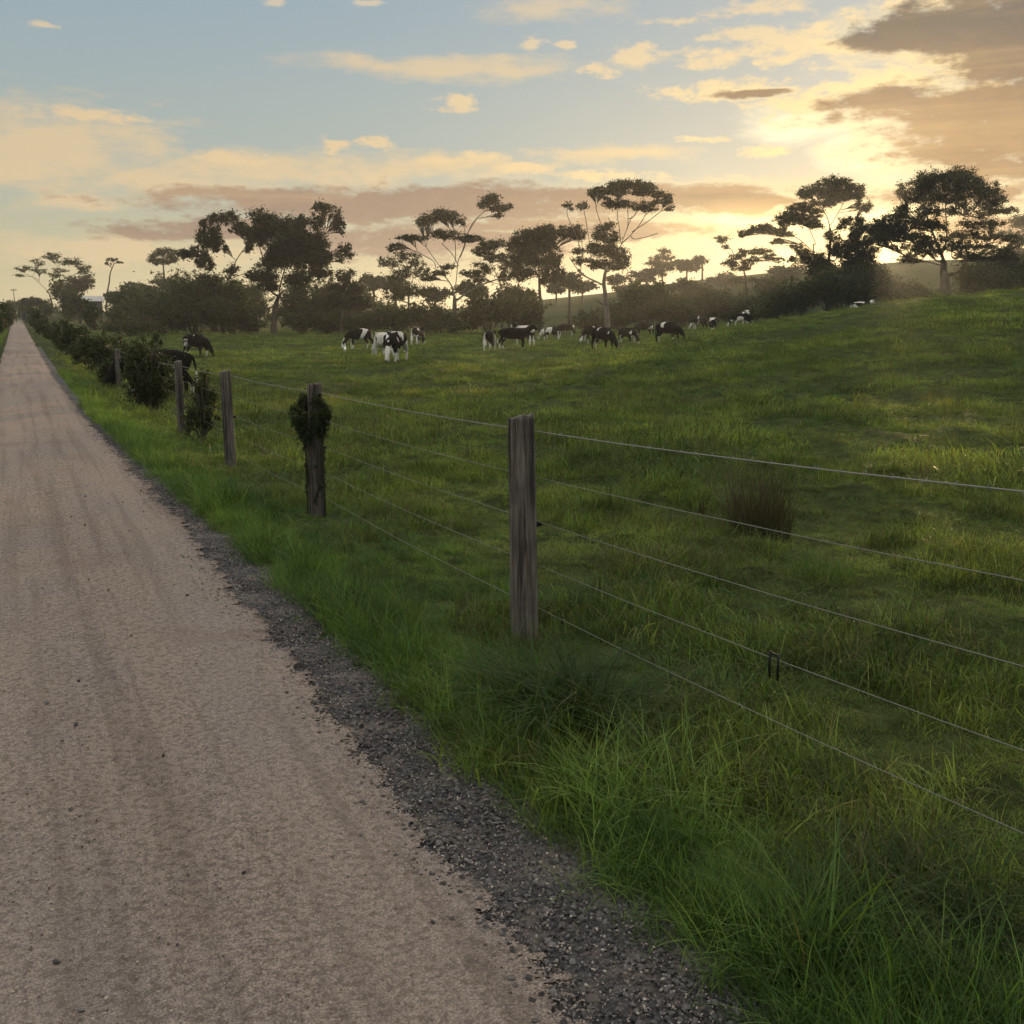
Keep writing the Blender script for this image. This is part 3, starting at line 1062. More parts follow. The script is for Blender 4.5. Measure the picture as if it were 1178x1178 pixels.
def make_tree(name, label, bx, D, limbs, clumps, leaf, seed, mat_leaf, mat_bark, cat="tree", group=None, dens=1.0, r0=.35, depth=.8, twig=.03, ntw=6, base_py=None, drop_from=None, grow=1.1, fill=0, gx=1.0, gy=1.0):
    """limbs: list of pixel polylines (first starts at the ground); clumps: (px, py, rx, ry[, density])"""
    rnd = np.random.RandomState(seed)
    base = ground_at(bx, D)
    root = empty(name, base, label, cat, group)
    k = D / FPX * 1.0
    wood = Tubes(6)
    nodes = []     # (point, radius)
    for li, L in enumerate(limbs):
        pts = []
        if li == 0: pts.append(base + Vector((0, 0, -.3)))
        dep = 0.0
        for (px, py) in L:
            p = at(px, py, D)
            pts.append(p + FWD * dep)
            dep += rnd.uniform(-.5, .5) * k * 10
        if li > 0 and nodes:
            q = min(nodes, key=lambda n_: (n_[0] - pts[0]).length)
            pts = [q[0]] + pts
            ra = max(q[1] * .62, .05)
        else:
            ra = r0
        # smooth
        sm = []
        for i in range(len(pts) - 1):
            for u in (0, .25, .5, .75):
                pm = pts[max(i - 1, 0)]; p0 = pts[i]; p1 = pts[i + 1]; p2 = pts[min(i + 2, len(pts) - 1)]
                sm.append(.5 * ((2 * p0) + (p1 - pm) * u + (2 * pm - 5 * p0 + 4 * p1 - p2) * u * u + (3 * p0 - pm - 3 * p1 + p2) * u ** 3))
        sm.append(pts[-1])
        rb = max(ra * .4, .04)
        wood.add(sm, ra, rb)
        for i, p in enumerate(sm):
            nodes.append((p, ra + (rb - ra) * i / (len(sm) - 1)))
    clumps = list(clumps)
    if fill:
        for c in list(clumps):
            if len(c) < 5 or c[4] > .5:
                for _ in range(fill):
                    clumps.append((c[0] + rnd.uniform(-1, 1) * c[2], c[1] + rnd.uniform(-.6, 1) * c[3], c[2] * rnd.uniform(.4, .65), c[3] * rnd.uniform(.5, .8), .8))
    cen = []; rad = []; areas = []
    for c in clumps:
        px, py, rx, ry = c[:4]
        rx, ry = rx * grow * gx, ry * grow * gy
        dn = c[4] if len(c) > 4 else 1.0
        ctr = at(px, py, D) + FWD * (rnd.uniform(-1, 1) * depth * rx * k)
        R3 = Vector((rx * k, rx * k * .85, ry * k))
        # bough to the clump
        tgt = ctr + Vector((0, 0, -.5 * ry * k))
        cand = [n_ for n_ in nodes if n_[0].z < tgt.z + .1] or nodes
        q = min(cand, key=lambda n_: (n_[0] - tgt).length + .35 * max(0, n_[0].z - tgt.z))
        mid = q[0].lerp(tgt, .5) + Vector((rnd.uniform(-.4, .4), rnd.uniform(-.4, .4), .10 * (tgt - q[0]).length))
        bz = [q[0].lerp(mid, u).lerp(mid.lerp(tgt, u), u) for u in np.linspace(0, 1, 7)]
        rr = min(q[1] * .7, .03 + .016 * (tgt - q[0]).length + .010 * rx * k * 4)
        wood.add(bz, rr, max(rr * .45, twig))
        nsub = max(8, int(ntw * math.sqrt(rx * ry) / 4 + 5))
        sub = []
        for s in range(nsub):
            d = rnd.randn(3); d /= np.linalg.norm(d)
            u = rnd.rand() ** .4 * .95
            e = ctr + Vector((d[0] * u * R3.x, d[1] * u * R3.y, (d[2] * .8 + .12) * u * R3.z))
            st = bz[rnd.randint(2, 6)]
            md = st.lerp(e, .55) + Vector((rnd.uniform(-.2, .2), rnd.uniform(-.2, .2), .08 * (e - st).length))
            wood.add([st, md, e], max(rr * .35, twig), twig * .6)
            sub.append(e)
            cen.append((e.x, e.y, e.z)); f_ = rnd.uniform(.20, .42)
            rad.append((R3.x * f_ + leaf * .6, R3.y * f_ + leaf * .6, R3.z * f_ * 1.05 + leaf * .4))
            areas.append(0)
        areas.append(rx * ry * 3.14 * k * k * dn)
    A = sum(areas)
    n = int(dens * A * 4.6 / (leaf * leaf * .84))
    n = max(80, min(n, 80000))
    V, F = leaf_cloud(cen, rad, n, leaf, rnd, .7)
    for i, v in enumerate(wood.v): wood.v[i] = v - base
    wood.build("trunk", mat_bark, root)
    np_mesh("crown", V - np.array([tuple(base)]), F, mat_leaf, root)
    return root


def make_shrub(name, label, px, py_base, w, h, D, leaf, seed, mat, cat="shrub", group=None, dens=1.0, lumps=7, wild=.25, stems=True):
    """rounded shrub seen w x h pixels large, standing on the ground at distance D"""
    rnd = np.random.RandomState(seed)
    base = ground_at(px, D)
    k = D / FPX
    wm, hm = w * k, h * k
    root = empty(name, base, label, cat, group)
    cen = []; rad = []
    wood = Tubes(5)
    for i in range(lumps):
        a = rnd.uniform(0, 6.28); u = rnd.rand() ** .6 * .33
        zc = rnd.uniform(.3, .78)
        wd = 1.0 - .5 * max(0, zc - .45)
        c = Vector((math.cos(a) * u * wm * wd, math.sin(a) * u * wm * wd, zc * hm))
        f_ = rnd.uniform(.17, .30)
        for s in range(5):
            d = rnd.randn(3); d /= np.linalg.norm(d)
            e = c + Vector((d[0] * wm * f_ * .7, d[1] * wm * f_ * .7, d[2] * hm * f_ * .6))
            if e.z < .1 * hm: e.z = .1 * hm
            g = rnd.uniform(.45, .85)
            cen.append(tuple(e)); rad.append((wm * f_ * g, wm * f_ * g, hm * f_ * g))
            if s < 2:
                wood.add([(e.x * .15, e.y * .15, -.1), (e.x * .45, e.y * .45, e.z * .5), tuple(e)], .012 + .006 * hm, .006 + .002 * hm)
    # stray sprigs
    for i in range(int(lumps * wild * 8)):
        a = rnd.uniform(0, 6.28)
        e = Vector((math.cos(a) * wm * rnd.uniform(.3, .55), math.sin(a) * wm * rnd.uniform(.3, .55), hm * rnd.uniform(.35, 1.02)))
        if e.z > .75 * hm: e.x *= .5; e.y *= .5
        cen.append(tuple(e)); rad.append((leaf * 2.2, leaf * 2.2, leaf * 2.2))
        wood.add([(e.x * .4, e.y * .4, e.z * .55), tuple(e)], .01 + .003 * hm, .005)
    n = int(dens * wm * hm * 5.5 / (leaf * leaf * .84))
    n = max(150, min(n, 40000))
    V, F = leaf_cloud(cen, rad, n, leaf, rnd)
    V[:, 2] = np.maximum(V[:, 2], .01)
    wood.build("stems", M["bark"], root)
    np_mesh("foliage", V, F, mat, root)
    return root


G, DK, CY, SH, OL = M["leaf_gum"], M["leaf_dark"], M["leaf_cypress"], M["leaf_shrub"], M["leaf_olive"]
BK, PB = M["bark"], M["pale_bark"]
TG = "paddock trees along the back of the field"

# big spreading gum, left of centre
make_tree("gum_tree", "largest broad dark gum tree at the left end of the paddock treeline", 315, 112,
          [[(315, 372), (317, 352), (322, 338)], [(330, 345), (345, 328), (352, 310)], [(312, 335), (308, 312), (300, 285)], [(322, 330), (330, 300), (335, 275)], [(345, 325), (362, 300), (372, 270)]],
          [(300, 252, 13, 9), (312, 262, 16, 11), (330, 268, 20, 13), (345, 282, 24, 13), (320, 285, 20, 12), (300, 270, 11, 12), (362, 285, 18, 12), (340, 300, 26, 10), (315, 303, 18, 9),
           (370, 300, 16, 9), (358, 256, 13, 8), (345, 256, 9, 6), (375, 240, 14, 5), (386, 250, 7, 8), (393, 262, 5, 8), (398, 290, 9, 8), (305, 322, 17, 9, .7), (345, 322, 16, 8, .7), (365, 312, 12, 8), (295, 318, 10, 7, .6)],
          .133, 1, DK, BK, fill=1, gx=.95, gy=1.35, group=TG, r0=.42, dens=1.05)
make_tree("gum_tree", "open dark gum tree with separate leaf clumps just left of the largest tree", 258, 116,
          [[(256, 372), (252, 350), (250, 330)], [(252, 335), (266, 318), (272, 300), (285, 282)], [(250, 330), (243, 305), (238, 285)], [(262, 322), (280, 315)]],
          [(252, 251, 12, 6), (265, 250, 9, 5), (234, 258, 6, 5), (277, 262, 11, 7), (290, 270, 8, 9), (240, 276, 14, 10), (252, 283, 10, 8), (222, 290, 12, 7), (210, 292, 7, 5), (247, 268, 7, 6), (286, 282, 6, 7),
           (236, 305, 10, 8, .6), (268, 312, 10, 6, .5), (240, 325, 14, 8, .6), (262, 335, 14, 8, .6)],
          .128, 2, DK, BK, fill=1, gx=.95, gy=1.35, group=TG, r0=.30)
make_tree("bushy_tree", "small dark bushy tree right of the largest gum", 392, 114,
          [[(392, 372), (393, 350), (396, 335)], [(396, 345), (408, 335)]],
          [(397, 318, 11, 9), (390, 332, 14, 8), (405, 332, 14, 9), (415, 345, 12, 8), (396, 348, 18, 9), (380, 345, 10, 8), (421, 352, 8, 6)], .116, 3, DK, BK, group=TG, r0=.2)
# pine-like round tree beyond
make_tree("round_top_tree", "hazy tall round-topped tree on a bare stem left of the gums", 186, 205,
          [[(186, 340), (187, 320), (186, 305)]], [(186, 292, 14, 7), (178, 298, 8, 5), (196, 299, 9, 5), (186, 302, 10, 4, .6)], .197, 4, DK, BK, r0=.3, group=TG)
# lacy umbrella gum far left
make_tree("umbrella_gum", "wide lacy umbrella-shaped tree beside the path end at far left", 62, 215,
          [[(60, 350), (58, 338)], [(50, 330), (38, 318)], [(60, 332), (62, 315)], [(68, 332), (82, 318)], [(45, 322), (30, 315)], [(64, 318), (70, 305)], [(82, 318), (95, 310)]],
          [(55, 296, 9, 3), (42, 302, 8, 4), (30, 310, 9, 4), (20, 317, 5, 3, .6), (66, 294, 8, 3, .7), (75, 301, 12, 4), (86, 302, 10, 4), (98, 311, 6, 7), (104, 317, 4, 5), (62, 317, 9, 3.5), (82, 320, 6, 3, .7), (92, 308, 8, 3), (50, 312, 8, 3, .35), (72, 312, 8, 3, .35)],
          .168, 5, G, PB, r0=.3, twig=.06, group=TG, dens=.55)
make_tree("thin_tree", "thin almost bare tree leaning right above the far left treetops", 122, 210,
          [[(123, 340), (124, 325), (126, 314), (129, 303)]], [(130, 299, 6, 2.2), (137, 302, 3, 1.5), (124, 303, 4, 2, .4)], .157, 6, G, PB, r0=.22, twig=.07, group=TG)
# umbrella gum, centre
make_tree("umbrella_gum", "open umbrella gum with bare branches and detached dark leaf pads, centre left", 523, 118,
          [[(523, 352), (523, 340)], [(520, 330), (512, 318), (505, 312)], [(524, 328), (526, 310), (527, 300)], [(532, 335), (545, 318)], [(527, 300), (533, 285), (538, 268), (548, 252)],
           [(512, 315), (500, 298), (490, 284)], [(527, 305), (520, 292), (508, 280)], [(524, 300), (524, 285), (522, 268)], [(530, 295), (536, 278), (534, 262)], [(502, 310), (498, 300), (480, 290)], [(538, 268), (545, 255), (558, 243)],
           [(526, 345), (545, 332), (570, 322), (590, 320)]],
          [(506, 247, 17, 6), (492, 253, 13, 6), (518, 249, 13, 5), (530, 254, 7, 6, .7), (484, 257, 7, 4), (563, 230, 12, 7), (573, 240, 11, 6), (585, 238, 7, 4), (574, 248, 6, 4), (556, 236, 7, 4),
           (470, 275, 12, 4), (482, 273, 11, 3.5), (456, 283, 9, 4), (450, 286, 5, 4, .6), (540, 275, 16, 5, .08), (512, 270, 18, 6, .06), (506, 314, 12, 4, .8), (537, 315, 8, 5), (492, 320, 10, 5, .8), (516, 308, 9, 4, .6)],
          .116, 7, DK, PB, r0=.36, twig=.04, group=TG, dens=1.15, ntw=11)
make_tree("lacy_gum", "pale lacy small tree left of the central umbrella gum", 470, 135,
          [[(470, 355), (470, 335)], [(466, 320), (462, 305)], [(474, 325), (478, 305)]],
          [(464, 295, 11, 7, .45), (478, 300, 12, 8, .5), (450, 302, 11, 8, .4), (470, 312, 15, 9, .5), (455, 318, 12, 8, .4), (486, 314, 9, 7, .5), (440, 303, 6, 7, .3), (474, 335, 18, 9, .7), (455, 340, 14, 9, .7)],
          .128, 8, G, PB, r0=.2, group=TG)
make_tree("lacy_gum", "pale spreading tree between the umbrella gum and the dense central tree", 578, 126,
          [[(578, 355), (578, 335)], [(572, 318), (562, 300)], [(584, 320), (588, 300)]],
          [(560, 284, 13, 5), (573, 280, 12, 4), (588, 284, 10, 5), (550, 290, 8, 4, .7), (565, 297, 12, 5, .5), (582, 300, 13, 7, .7), (556, 310, 12, 6, .45), (580, 316, 14, 7, .6), (592, 305, 9, 9, .6), (548, 320, 10, 6, .4)],
          .128, 9, G, PB, fill=1, gx=.95, gy=1.35, r0=.22, group=TG)
make_tree("dense_gum", "dense upright dark tree right of the central umbrella gum", 622, 120,
          [[(622, 355), (621, 335), (620, 315)], [(622, 325), (612, 300)], [(621, 318), (632, 290)], [(630, 330), (618, 318), (600, 325)]],
          [(622, 268, 12, 5), (606, 272, 14, 6), (597, 280, 9, 8), (615, 282, 15, 9), (632, 280, 11, 9), (602, 295, 13, 10), (620, 298, 16, 10), (638, 298, 9, 12), (608, 312, 14, 8, .8), (632, 316, 14, 9, .8), (645, 316, 6, 8, .5), (640, 268, 12, 4), (655, 266, 14, 5), (665, 271, 9, 5), (630, 263, 12, 4)],
          .128, 10, DK, BK, fill=1, gx=.95, gy=1.35, r0=.28, group=TG)
# tall umbrella gum, right of centre
make_tree("umbrella_gum", "tallest flat-topped umbrella gum with fanning bare boughs, right of centre", 699, 116,
          [[(698, 360), (697, 345), (694, 325), (697, 308)], [(700, 312), (708, 298), (713, 284), (720, 275)], [(715, 280), (722, 262), (728, 248)], [(718, 278), (733, 262), (742, 248)], [(714, 278), (712, 262), (710, 245), (714, 232)],
           [(728, 266), (745, 255), (760, 243)], [(730, 275), (745, 272), (757, 268)], [(722, 262), (722, 248), (720, 235)], [(728, 250), (736, 238), (740, 228)], [(742, 248), (752, 238), (758, 230)], [(704, 290), (706, 270), (700, 250)],
           [(694, 328), (678, 320), (668, 315)], [(680, 322), (665, 310), (655, 296)], [(700, 275), (690, 255), (685, 240)], [(697, 350), (690, 348), (683, 342)], [(668, 312), (670, 285), (668, 262)], [(672, 300), (662, 270), (653, 250), (652, 240)], [(680, 300), (676, 268), (671, 242)]],
          [(690, 221, 13, 4.5), (703, 217, 15, 5), (718, 213, 16, 5.5), (732, 213, 15, 5.5), (745, 217, 13, 5.5), (757, 223, 11, 6), (766, 231, 8, 7), (771, 240, 4, 5), (682, 224, 7, 3.5), (712, 222, 12, 4, .8), (735, 223, 12, 4, .7), (698, 228, 6, 3, .5), (755, 233, 6, 4, .6),
           (652, 236, 6, 4), (671, 237, 7, 5), (657, 240, 3, 3, .6), (697, 262, 11, 7), (690, 272, 9, 7), (702, 275, 11, 8), (684, 288, 12, 8), (700, 290, 15, 9), (714, 295, 10, 8), (690, 304, 16, 7), (708, 306, 13, 7), (720, 302, 5, 6, .7), (665, 290, 8, 5, .45), (668, 300, 9, 5, .4), (712, 235, 18, 6, .05), (740, 240, 16, 6, .05)],
          .116, 11, DK, PB, r0=.38, twig=.045, group=TG, dens=1.15, ntw=11)
# right hand pair
make_tree("flat_top_tree", "small golden-lit flat-topped tree in front of the bright horizon", 859, 150,
          [[(858, 325), (855, 312)], [(848, 302), (842, 290)], [(862, 308), (868, 296)], [(842, 288), (836, 280), (829, 276)]],
          [(829, 276, 10, 5), (836, 284, 5, 4), (860, 289, 14, 4), (874, 290, 12, 4), (886, 295, 10, 4, .8), (848, 296, 12, 5, .7), (865, 300, 14, 5, .6), (840, 303, 12, 5, .6), (855, 308, 13, 5, .5), (895, 300, 7, 4, .6), (848, 322, 8, 4, .4), (865, 322, 7, 4, .4)],
          .133, 12, G, BK, r0=.25, group=TG)
make_tree("umbrella_cypress", "tall layered cypress with gaps showing bright sky, against the sunset", 952, 138,
          [[(952, 335), (953, 310), (955, 285), (956, 262)], [(940, 325), (938, 300), (937, 280)], [(936, 290), (920, 275), (905, 268)], [(955, 265), (950, 250), (940, 235)], [(956, 258), (965, 245), (972, 232)], [(938, 280), (930, 262), (925, 250)], [(960, 300), (972, 285)]],
          [(955, 211, 14, 4.5), (968, 213, 14, 5), (942, 218, 16, 5), (925, 224, 14, 4), (982, 219, 12, 5), (958, 224, 20, 5), (975, 228, 14, 4), (990, 222, 6, 4), (948, 234, 14, 4, .7), (920, 240, 14, 4), (934, 246, 16, 4, .8), (908, 247, 10, 4), (900, 255, 10, 5), (920, 254, 18, 5), (936, 258, 12, 4, .7), (996, 240, 7, 5), (990, 236, 5, 4, .6),
           (870, 264, 10, 3.5), (858, 268, 8, 3.5), (882, 262, 10, 3.5), (893, 266, 8, 3.5), (905, 268, 12, 4, .6), (895, 278, 7, 3, .6), (918, 285, 8, 4, .4), (928, 295, 11, 7, .6), (940, 300, 12, 8, .6), (955, 272, 9, 5, .6), (958, 285, 10, 8, .8), (968, 258, 7, 6, .5), (945, 312, 16, 9, .7), (910, 300, 6, 4, .3)],
          .116, 13, CY, BK, fill=1, gx=1.0, gy=1.45, r0=.35, group=TG, dens=1.2)
make_tree("conifer", "dark dense upright conifer right of the layered cypress", 984, 136,
          [[(984, 335), (985, 300), (986, 265)]],
          [(986, 255, 8, 7), (984, 268, 11, 8), (990, 280, 14, 9), (976, 286, 12, 8), (996, 292, 13, 8), (984, 300, 18, 9), (975, 312, 20, 9), (998, 312, 18, 9), (985, 325, 28, 10), (965, 330, 16, 9), (1006, 328, 12, 8), (990, 340, 25, 7), (962, 342, 18, 7)],
          .116, 14, DK, BK, fill=1, gx=.95, gy=1.35, r0=.3, group=TG, dens=1.1)
make_tree("spreading_cypress", "broad domed cypress with thick trunk at the right end of the treeline", 1087, 128,
          [[(1087, 325), (1087, 312), (1086, 300)], [(1080, 285), (1070, 262), (1062, 240)], [(1087, 285), (1088, 262), (1086, 240), (1085, 225)], [(1094, 288), (1105, 270), (1115, 250)], [(1098, 298), (1120, 288), (1142, 280)], [(1078, 300), (1058, 285), (1040, 272)],
           [(1082, 305), (1062, 300), (1048, 298)], [(1095, 306), (1120, 298), (1150, 298)], [(1105, 270), (1125, 255), (1140, 240)], [(1070, 262), (1052, 252), (1044, 245)]],
          [(1085, 204, 22, 5.5), (1065, 208, 18, 6), (1105, 206, 18, 6), (1050, 215, 14, 6), (1122, 212, 14, 6), (1075, 217, 22, 6), (1098, 217, 22, 6), (1040, 222, 8, 5), (1137, 220, 12, 6), (1148, 228, 8, 5), (1060, 228, 18, 5, .8), (1088, 229, 18, 5, .7), (1118, 228, 18, 6, .8), (1140, 236, 14, 5, .8),
           (1043, 238, 10, 4), (1058, 243, 14, 4, .7), (1036, 246, 9, 4), (1080, 243, 14, 5, .5), (1105, 243, 14, 5, .55), (1130, 246, 14, 4, .7), (1150, 243, 10, 4), (1162, 243, 7, 3.5), (1025, 252, 14, 4.5), (1048, 256, 16, 5), (1016, 260, 10, 5), (1035, 264, 16, 5), (1062, 260, 14, 5, .6), (1085, 258, 14, 5, .5), (1115, 258, 14, 4, .6), (1140, 258, 14, 4, .7),
           (1022, 274, 14, 5, .8), (1045, 274, 16, 5), (1066, 276, 14, 6, .8), (1090, 272, 12, 6, .5), (1112, 270, 14, 4, .7), (1135, 271, 16, 4, .9), (1158, 275, 12, 4), (1168, 281, 8, 4), (1040, 286, 14, 4, .8), (1062, 288, 14, 5, .9), (1080, 285, 10, 7, .9), (1105, 282, 14, 5, .7), (1128, 284, 16, 4, .8), (1150, 287, 14, 4, .9), (1052, 297, 16, 4, .8), (1110, 294, 18, 4), (1135, 296, 20, 4), (1158, 298, 14, 4.5), (1172, 305, 8, 4, .8), (1012, 266, 12, 8), (1006, 276, 12, 8), (1022, 264, 14, 8), (1000, 262, 8, 6)],
          .116, 15, CY, BK, fill=2, gx=1.05, gy=1.6, r0=.85, group=TG, dens=1.55)
make_tree("hazy_gum", "pale hazy tree cut by the right edge of the photo behind the domed cypress", 1172, 200,
          [[(1172, 318), (1172, 300), (1170, 280)], [(1172, 285), (1180, 270)]],
          [(1168, 258, 12, 8, .7), (1180, 255, 14, 9, .7), (1165, 272, 12, 8, .7), (1182, 275, 14, 10, .8), (1174, 290, 16, 9, .8), (1195, 265, 12, 12)], .180, 16, G, BK, group=TG)
make_tree("round_top_tree", "golden hazy pine with layered round top on the hill, right of the tall umbrella gum", 762, 235,
          [[(762, 322), (762, 305)]], [(762, 291, 9, 4), (757, 297, 9, 4), (768, 297, 8, 4), (751, 303, 8, 4, .8), (762, 305, 13, 5), (771, 308, 7, 5), (760, 313, 13, 6)], .215, 17, G, BK, r0=.3, group=TG)

HG = "hazy round trees on the far hillside"
far = [(655, 322, 18, 14, 170, "rounded dark tree in the gap left of the tall umbrella gum"), (745, 338, 24, 14, 165, "rounded brown tree rising behind the brown shrubs right of the tall umbrella gum"), (800, 335, 24, 14, 165, "rounded brown tree rising behind the sunlit hedge, left part"), (885, 332, 24, 15, 165, "rounded brown tree rising between the small flat-topped tree and the layered cypress"), (545, 335, 20, 13, 160, "rounded dark tree close behind the central umbrella gum, right"), (455, 330, 18, 13, 165, "rounded grey tree behind the lacy gum, left"), (835, 322, 24, 10, 225, "low golden-brown tree behind the small flat-topped tree"), (905, 314, 26, 12, 215, "low brown tree left of the layered cypress trunk"), (730, 335, 26, 10, 200, "low brown tree mass below the hill pine"), (795, 330, 28, 10, 200, "low brown tree mass right below the hill pine"), (1045, 318, 30, 8, 230, "low hazy tree on the hill between conifer and domed cypress"), (1140, 316, 34, 8, 230, "low hazy tree on the hill right of the domed cypress trunk"), (600, 340, 22, 10, 200, "low hazy tree left of the bright green slope"), (790, 306, 18, 10, 240, "low golden hazy tree right of the hill pine"), (808, 300, 10, 8, 250, "small golden twiggy tree top right of the hill pine"),
       (735, 318, 22, 9, 235, "low round hazy tree left of the hill pine"), (710, 322, 14, 8, 240, "low hazy tree directly behind the tall umbrella gum trunk"),
       (670, 330, 22, 9, 230, "low hazy tree between the dense central tree and the tall umbrella gum"), (640, 332, 14, 9, 225, "low hazy tree behind the dense central tree"),
       (430, 326, 20, 12, 200, "grey round tree behind the small bushy tree"), (414, 335, 14, 10, 205, "grey low tree right of the largest gum"),
       (160, 335, 22, 11, 210, "grey round tree left of the bare-stemmed round tree"), (135, 343, 20, 9, 205, "low grey tree right of the pale shed roof"), (205, 330, 26, 12, 195, "wide grey tree below the bare-stemmed round tree"),
       (228, 342, 22, 12, 170, "dark wide tree under the open gum"), (42, 347, 20, 8, 230, "low dome-shaped tree under the lacy umbrella tree"), (88, 331, 20, 14, 225, "grey bushy tree at the right foot of the lacy umbrella tree"),
       (8, 353, 16, 7, 260, "low dark tree at the far left edge"), (282, 335, 18, 10, 180, "grey tree between the open gum and the largest gum"), (500, 340, 24, 12, 180, "grey bushy tree behind the central umbrella gum")]
for i, (px, py, rx, ry, D, lab) in enumerate(far):
    rn = random.Random(i)
    by = py + ry
    cl = [(px, py, rx * .7, ry * .7)] + [(px + rn.uniform(-.6, .6) * rx, py + rn.uniform(-.55, .5) * ry, rx * rn.uniform(.3, .5), ry * rn.uniform(.3, .5)) for _ in range(6)]
    make_tree("round_tree", lab, px, D, [[(px, by), (px, py + ry * .3)]], cl, .3, 60 + i, DK if i > 5 else G, BK, group=HG, r0=.3, twig=.06)

# understorey along the back fence line: (px, base y, w, h, D, label)
UG = "dark shrubs along the back of the paddock"
und = [(150, 386, 50, 26, 105, "low dark shrub beneath the treeline, left of the grazing black cow"), (185, 386, 60, 45, 112, "tall dark shrub behind the left grazing black cow"), (225, 384, 60, 50, 114, "broad dark shrub under the open gum"),
       (268, 384, 40, 46, 114, "dark shrub left of the largest gum trunk"), (288, 382, 26, 20, 116, "small dark shrub touching the left of the largest gum trunk"), (348, 384, 40, 30, 116, "dark shrub right of the largest gum trunk"), (376, 384, 36, 28, 118, "dark shrub under the small bushy tree"), (418, 384, 46, 20, 118, "low brown shrub beneath the small bushy tree"),
       (455, 382, 50, 36, 118, "grey-green shrub behind the white cows"), (490, 380, 50, 32, 118, "grey-green shrub left of the central umbrella gum trunk"), (525, 379, 40, 22, 114, "low shrub at the foot of the central umbrella gum"), (562, 380, 50, 40, 114, "dark domed shrub right of the central umbrella gum"), (602, 380, 46, 54, 112, "tall dark domed shrub behind the standing black cow"),
       (676, 372, 34, 22, 124, "low shrub left of the tall umbrella gum trunk"), (712, 372, 40, 30, 124, "brown shrub right of the tall umbrella gum trunk"), (745, 370, 52, 44, 124, "broad brown shrub mass right of the tall umbrella gum"), (785, 368, 44, 34, 126, "brown shrub beyond the grazing cows, left part of the sunlit hedge"),
       (820, 368, 46, 36, 126, "brown sunlit shrub below the small flat-topped tree, left"), (858, 366, 46, 32, 128, "brown sunlit shrub below the small flat-topped tree, right"), (895, 364, 46, 40, 130, "brown shrub left of the layered cypress"), (922, 362, 44, 40, 130, "dark shrub at the left foot of the layered cypress"),
       (952, 358, 44, 50, 128, "dark shrub at the foot of the layered cypress"), (1000, 356, 50, 46, 128, "dark shrub at the foot of the conifer"), (1040, 348, 56, 34, 126, "low dark shrub between the conifer and the domed cypress"), (1118, 343, 50, 46, 126, "low dark hedge shrub right of the domed cypress trunk"), (1158, 341, 60, 50, 126, "dark hedge shrub between the domed cypress trunk and the right edge"), (1200, 338, 60, 50, 126, "dark hedge shrub cut off by the right edge of the photo")]
und += [(165, 380, 60, 44, 140, "tall grey scrub behind the low shrub at the left of the paddock"), (205, 381, 70, 60, 138, "tall dark scrub under the bare-stemmed round tree"), (250, 380, 60, 58, 136, "tall dark scrub filling the gap under the open gum"), (295, 378, 40, 44, 150, "grey scrub behind the largest gum trunk, left"),
        (345, 378, 46, 56, 138, "brown scrub under the right half of the largest gum"), (372, 378, 40, 50, 140, "brown scrub between the largest gum and the small bushy tree"), (405, 378, 50, 44, 142, "brown scrub behind the small bushy tree"), (440, 376, 40, 36, 150, "grey scrub right of the small bushy tree"), (152, 380, 34, 36, 150, "grey scrub right of the shed"),
        (588, 372, 40, 46, 140, "grey scrub behind the tall domed shrub"), (770, 366, 50, 38, 138, "golden brown scrub beyond the sunlit hedge, left"), (840, 364, 60, 40, 140, "golden brown scrub beyond the sunlit hedge, right"), (970, 355, 60, 50, 140, "dark scrub between the layered cypress and the conifer")]
for i, (px, by, w, h, D, lab) in enumerate(und):
    make_shrub("shrub", lab, px, by, w * 1.35, h * random.Random(i * 7 + 1).uniform(.85, 1.32), D, .16, 100 + i, SH if i % 3 else OL, group=UG, dens=.95, lumps=11, wild=.7)

# shrubs along the path fence
FG = "dark shrubs along the path fence"
make_shrub("fence_shrub", "large dark bushy shrub against the thin fourth fence post", 174, 478, 60, 92, 19.2, .028, 200, SH, group=FG, dens=1.25, lumps=13, wild=.5)
make_shrub("fence_shrub", "small grey-green shrub left of the third fence post", 236, 500, 38, 84, 14.3, .024, 201, OL, group=FG, dens=.75, lumps=6, wild=.6)
for i, (px, w, h, D, lab) in enumerate([(112, 50, 62, 31, "dark shrub mass left of the large fence shrub"), (90, 46, 50, 42, "dark shrub in the fence row with an uneven top, middle of the row"), (130, 26, 40, 27, "dark shrub over pale dead stems beside the fifth post"),
                                        (70, 32, 36, 58, "smaller dark shrub farther along the fence row"), (130, 40, 34, 48, "dark shrub in the paddock behind the fence row"), (52, 20, 24, 80, "small dark shrub near the far end of the fence row"), (44, 14, 30, 100, "dark upright shrub at the right edge of the far path"), (40, 12, 26, 125, "thin dark shrub right of the path, second farthest of those lining it"), (38, 12, 24, 160, "farthest dark shrub at the right of the path end"),
                                        (100, 28, 44, 36, "dark shrub between the fence row and the gravel path")]):
    make_shrub("fence_shrub", lab, px, 0, w, h * .82, D, .018 + .0010 * D, 210 + i, SH, group=FG, dens=1.1, lumps=9, wild=.4)
LG = "dark shrubs along the left side of the path"
for i, (px, w, h, D, lab) in enumerate([(-14, 34, 60, 45, "dark shrub at the left edge of the photo beside the path"), (-4, 24, 44, 62, "dark shrub second from the left edge of the photo, left of the path"), (2, 20, 36, 85, "dark shrub left of the path in its middle distance"), (8, 16, 28, 120, "dark shrub left of the path near its far end"), (14, 12, 22, 165, "farthest dark shrub left of the path end")]):
    make_shrub("path_shrub", lab, px, 0, w, h, D, .018 + .0010 * D, 230 + i, SH, group=LG, dens=1.1, lumps=9, wild=.4)
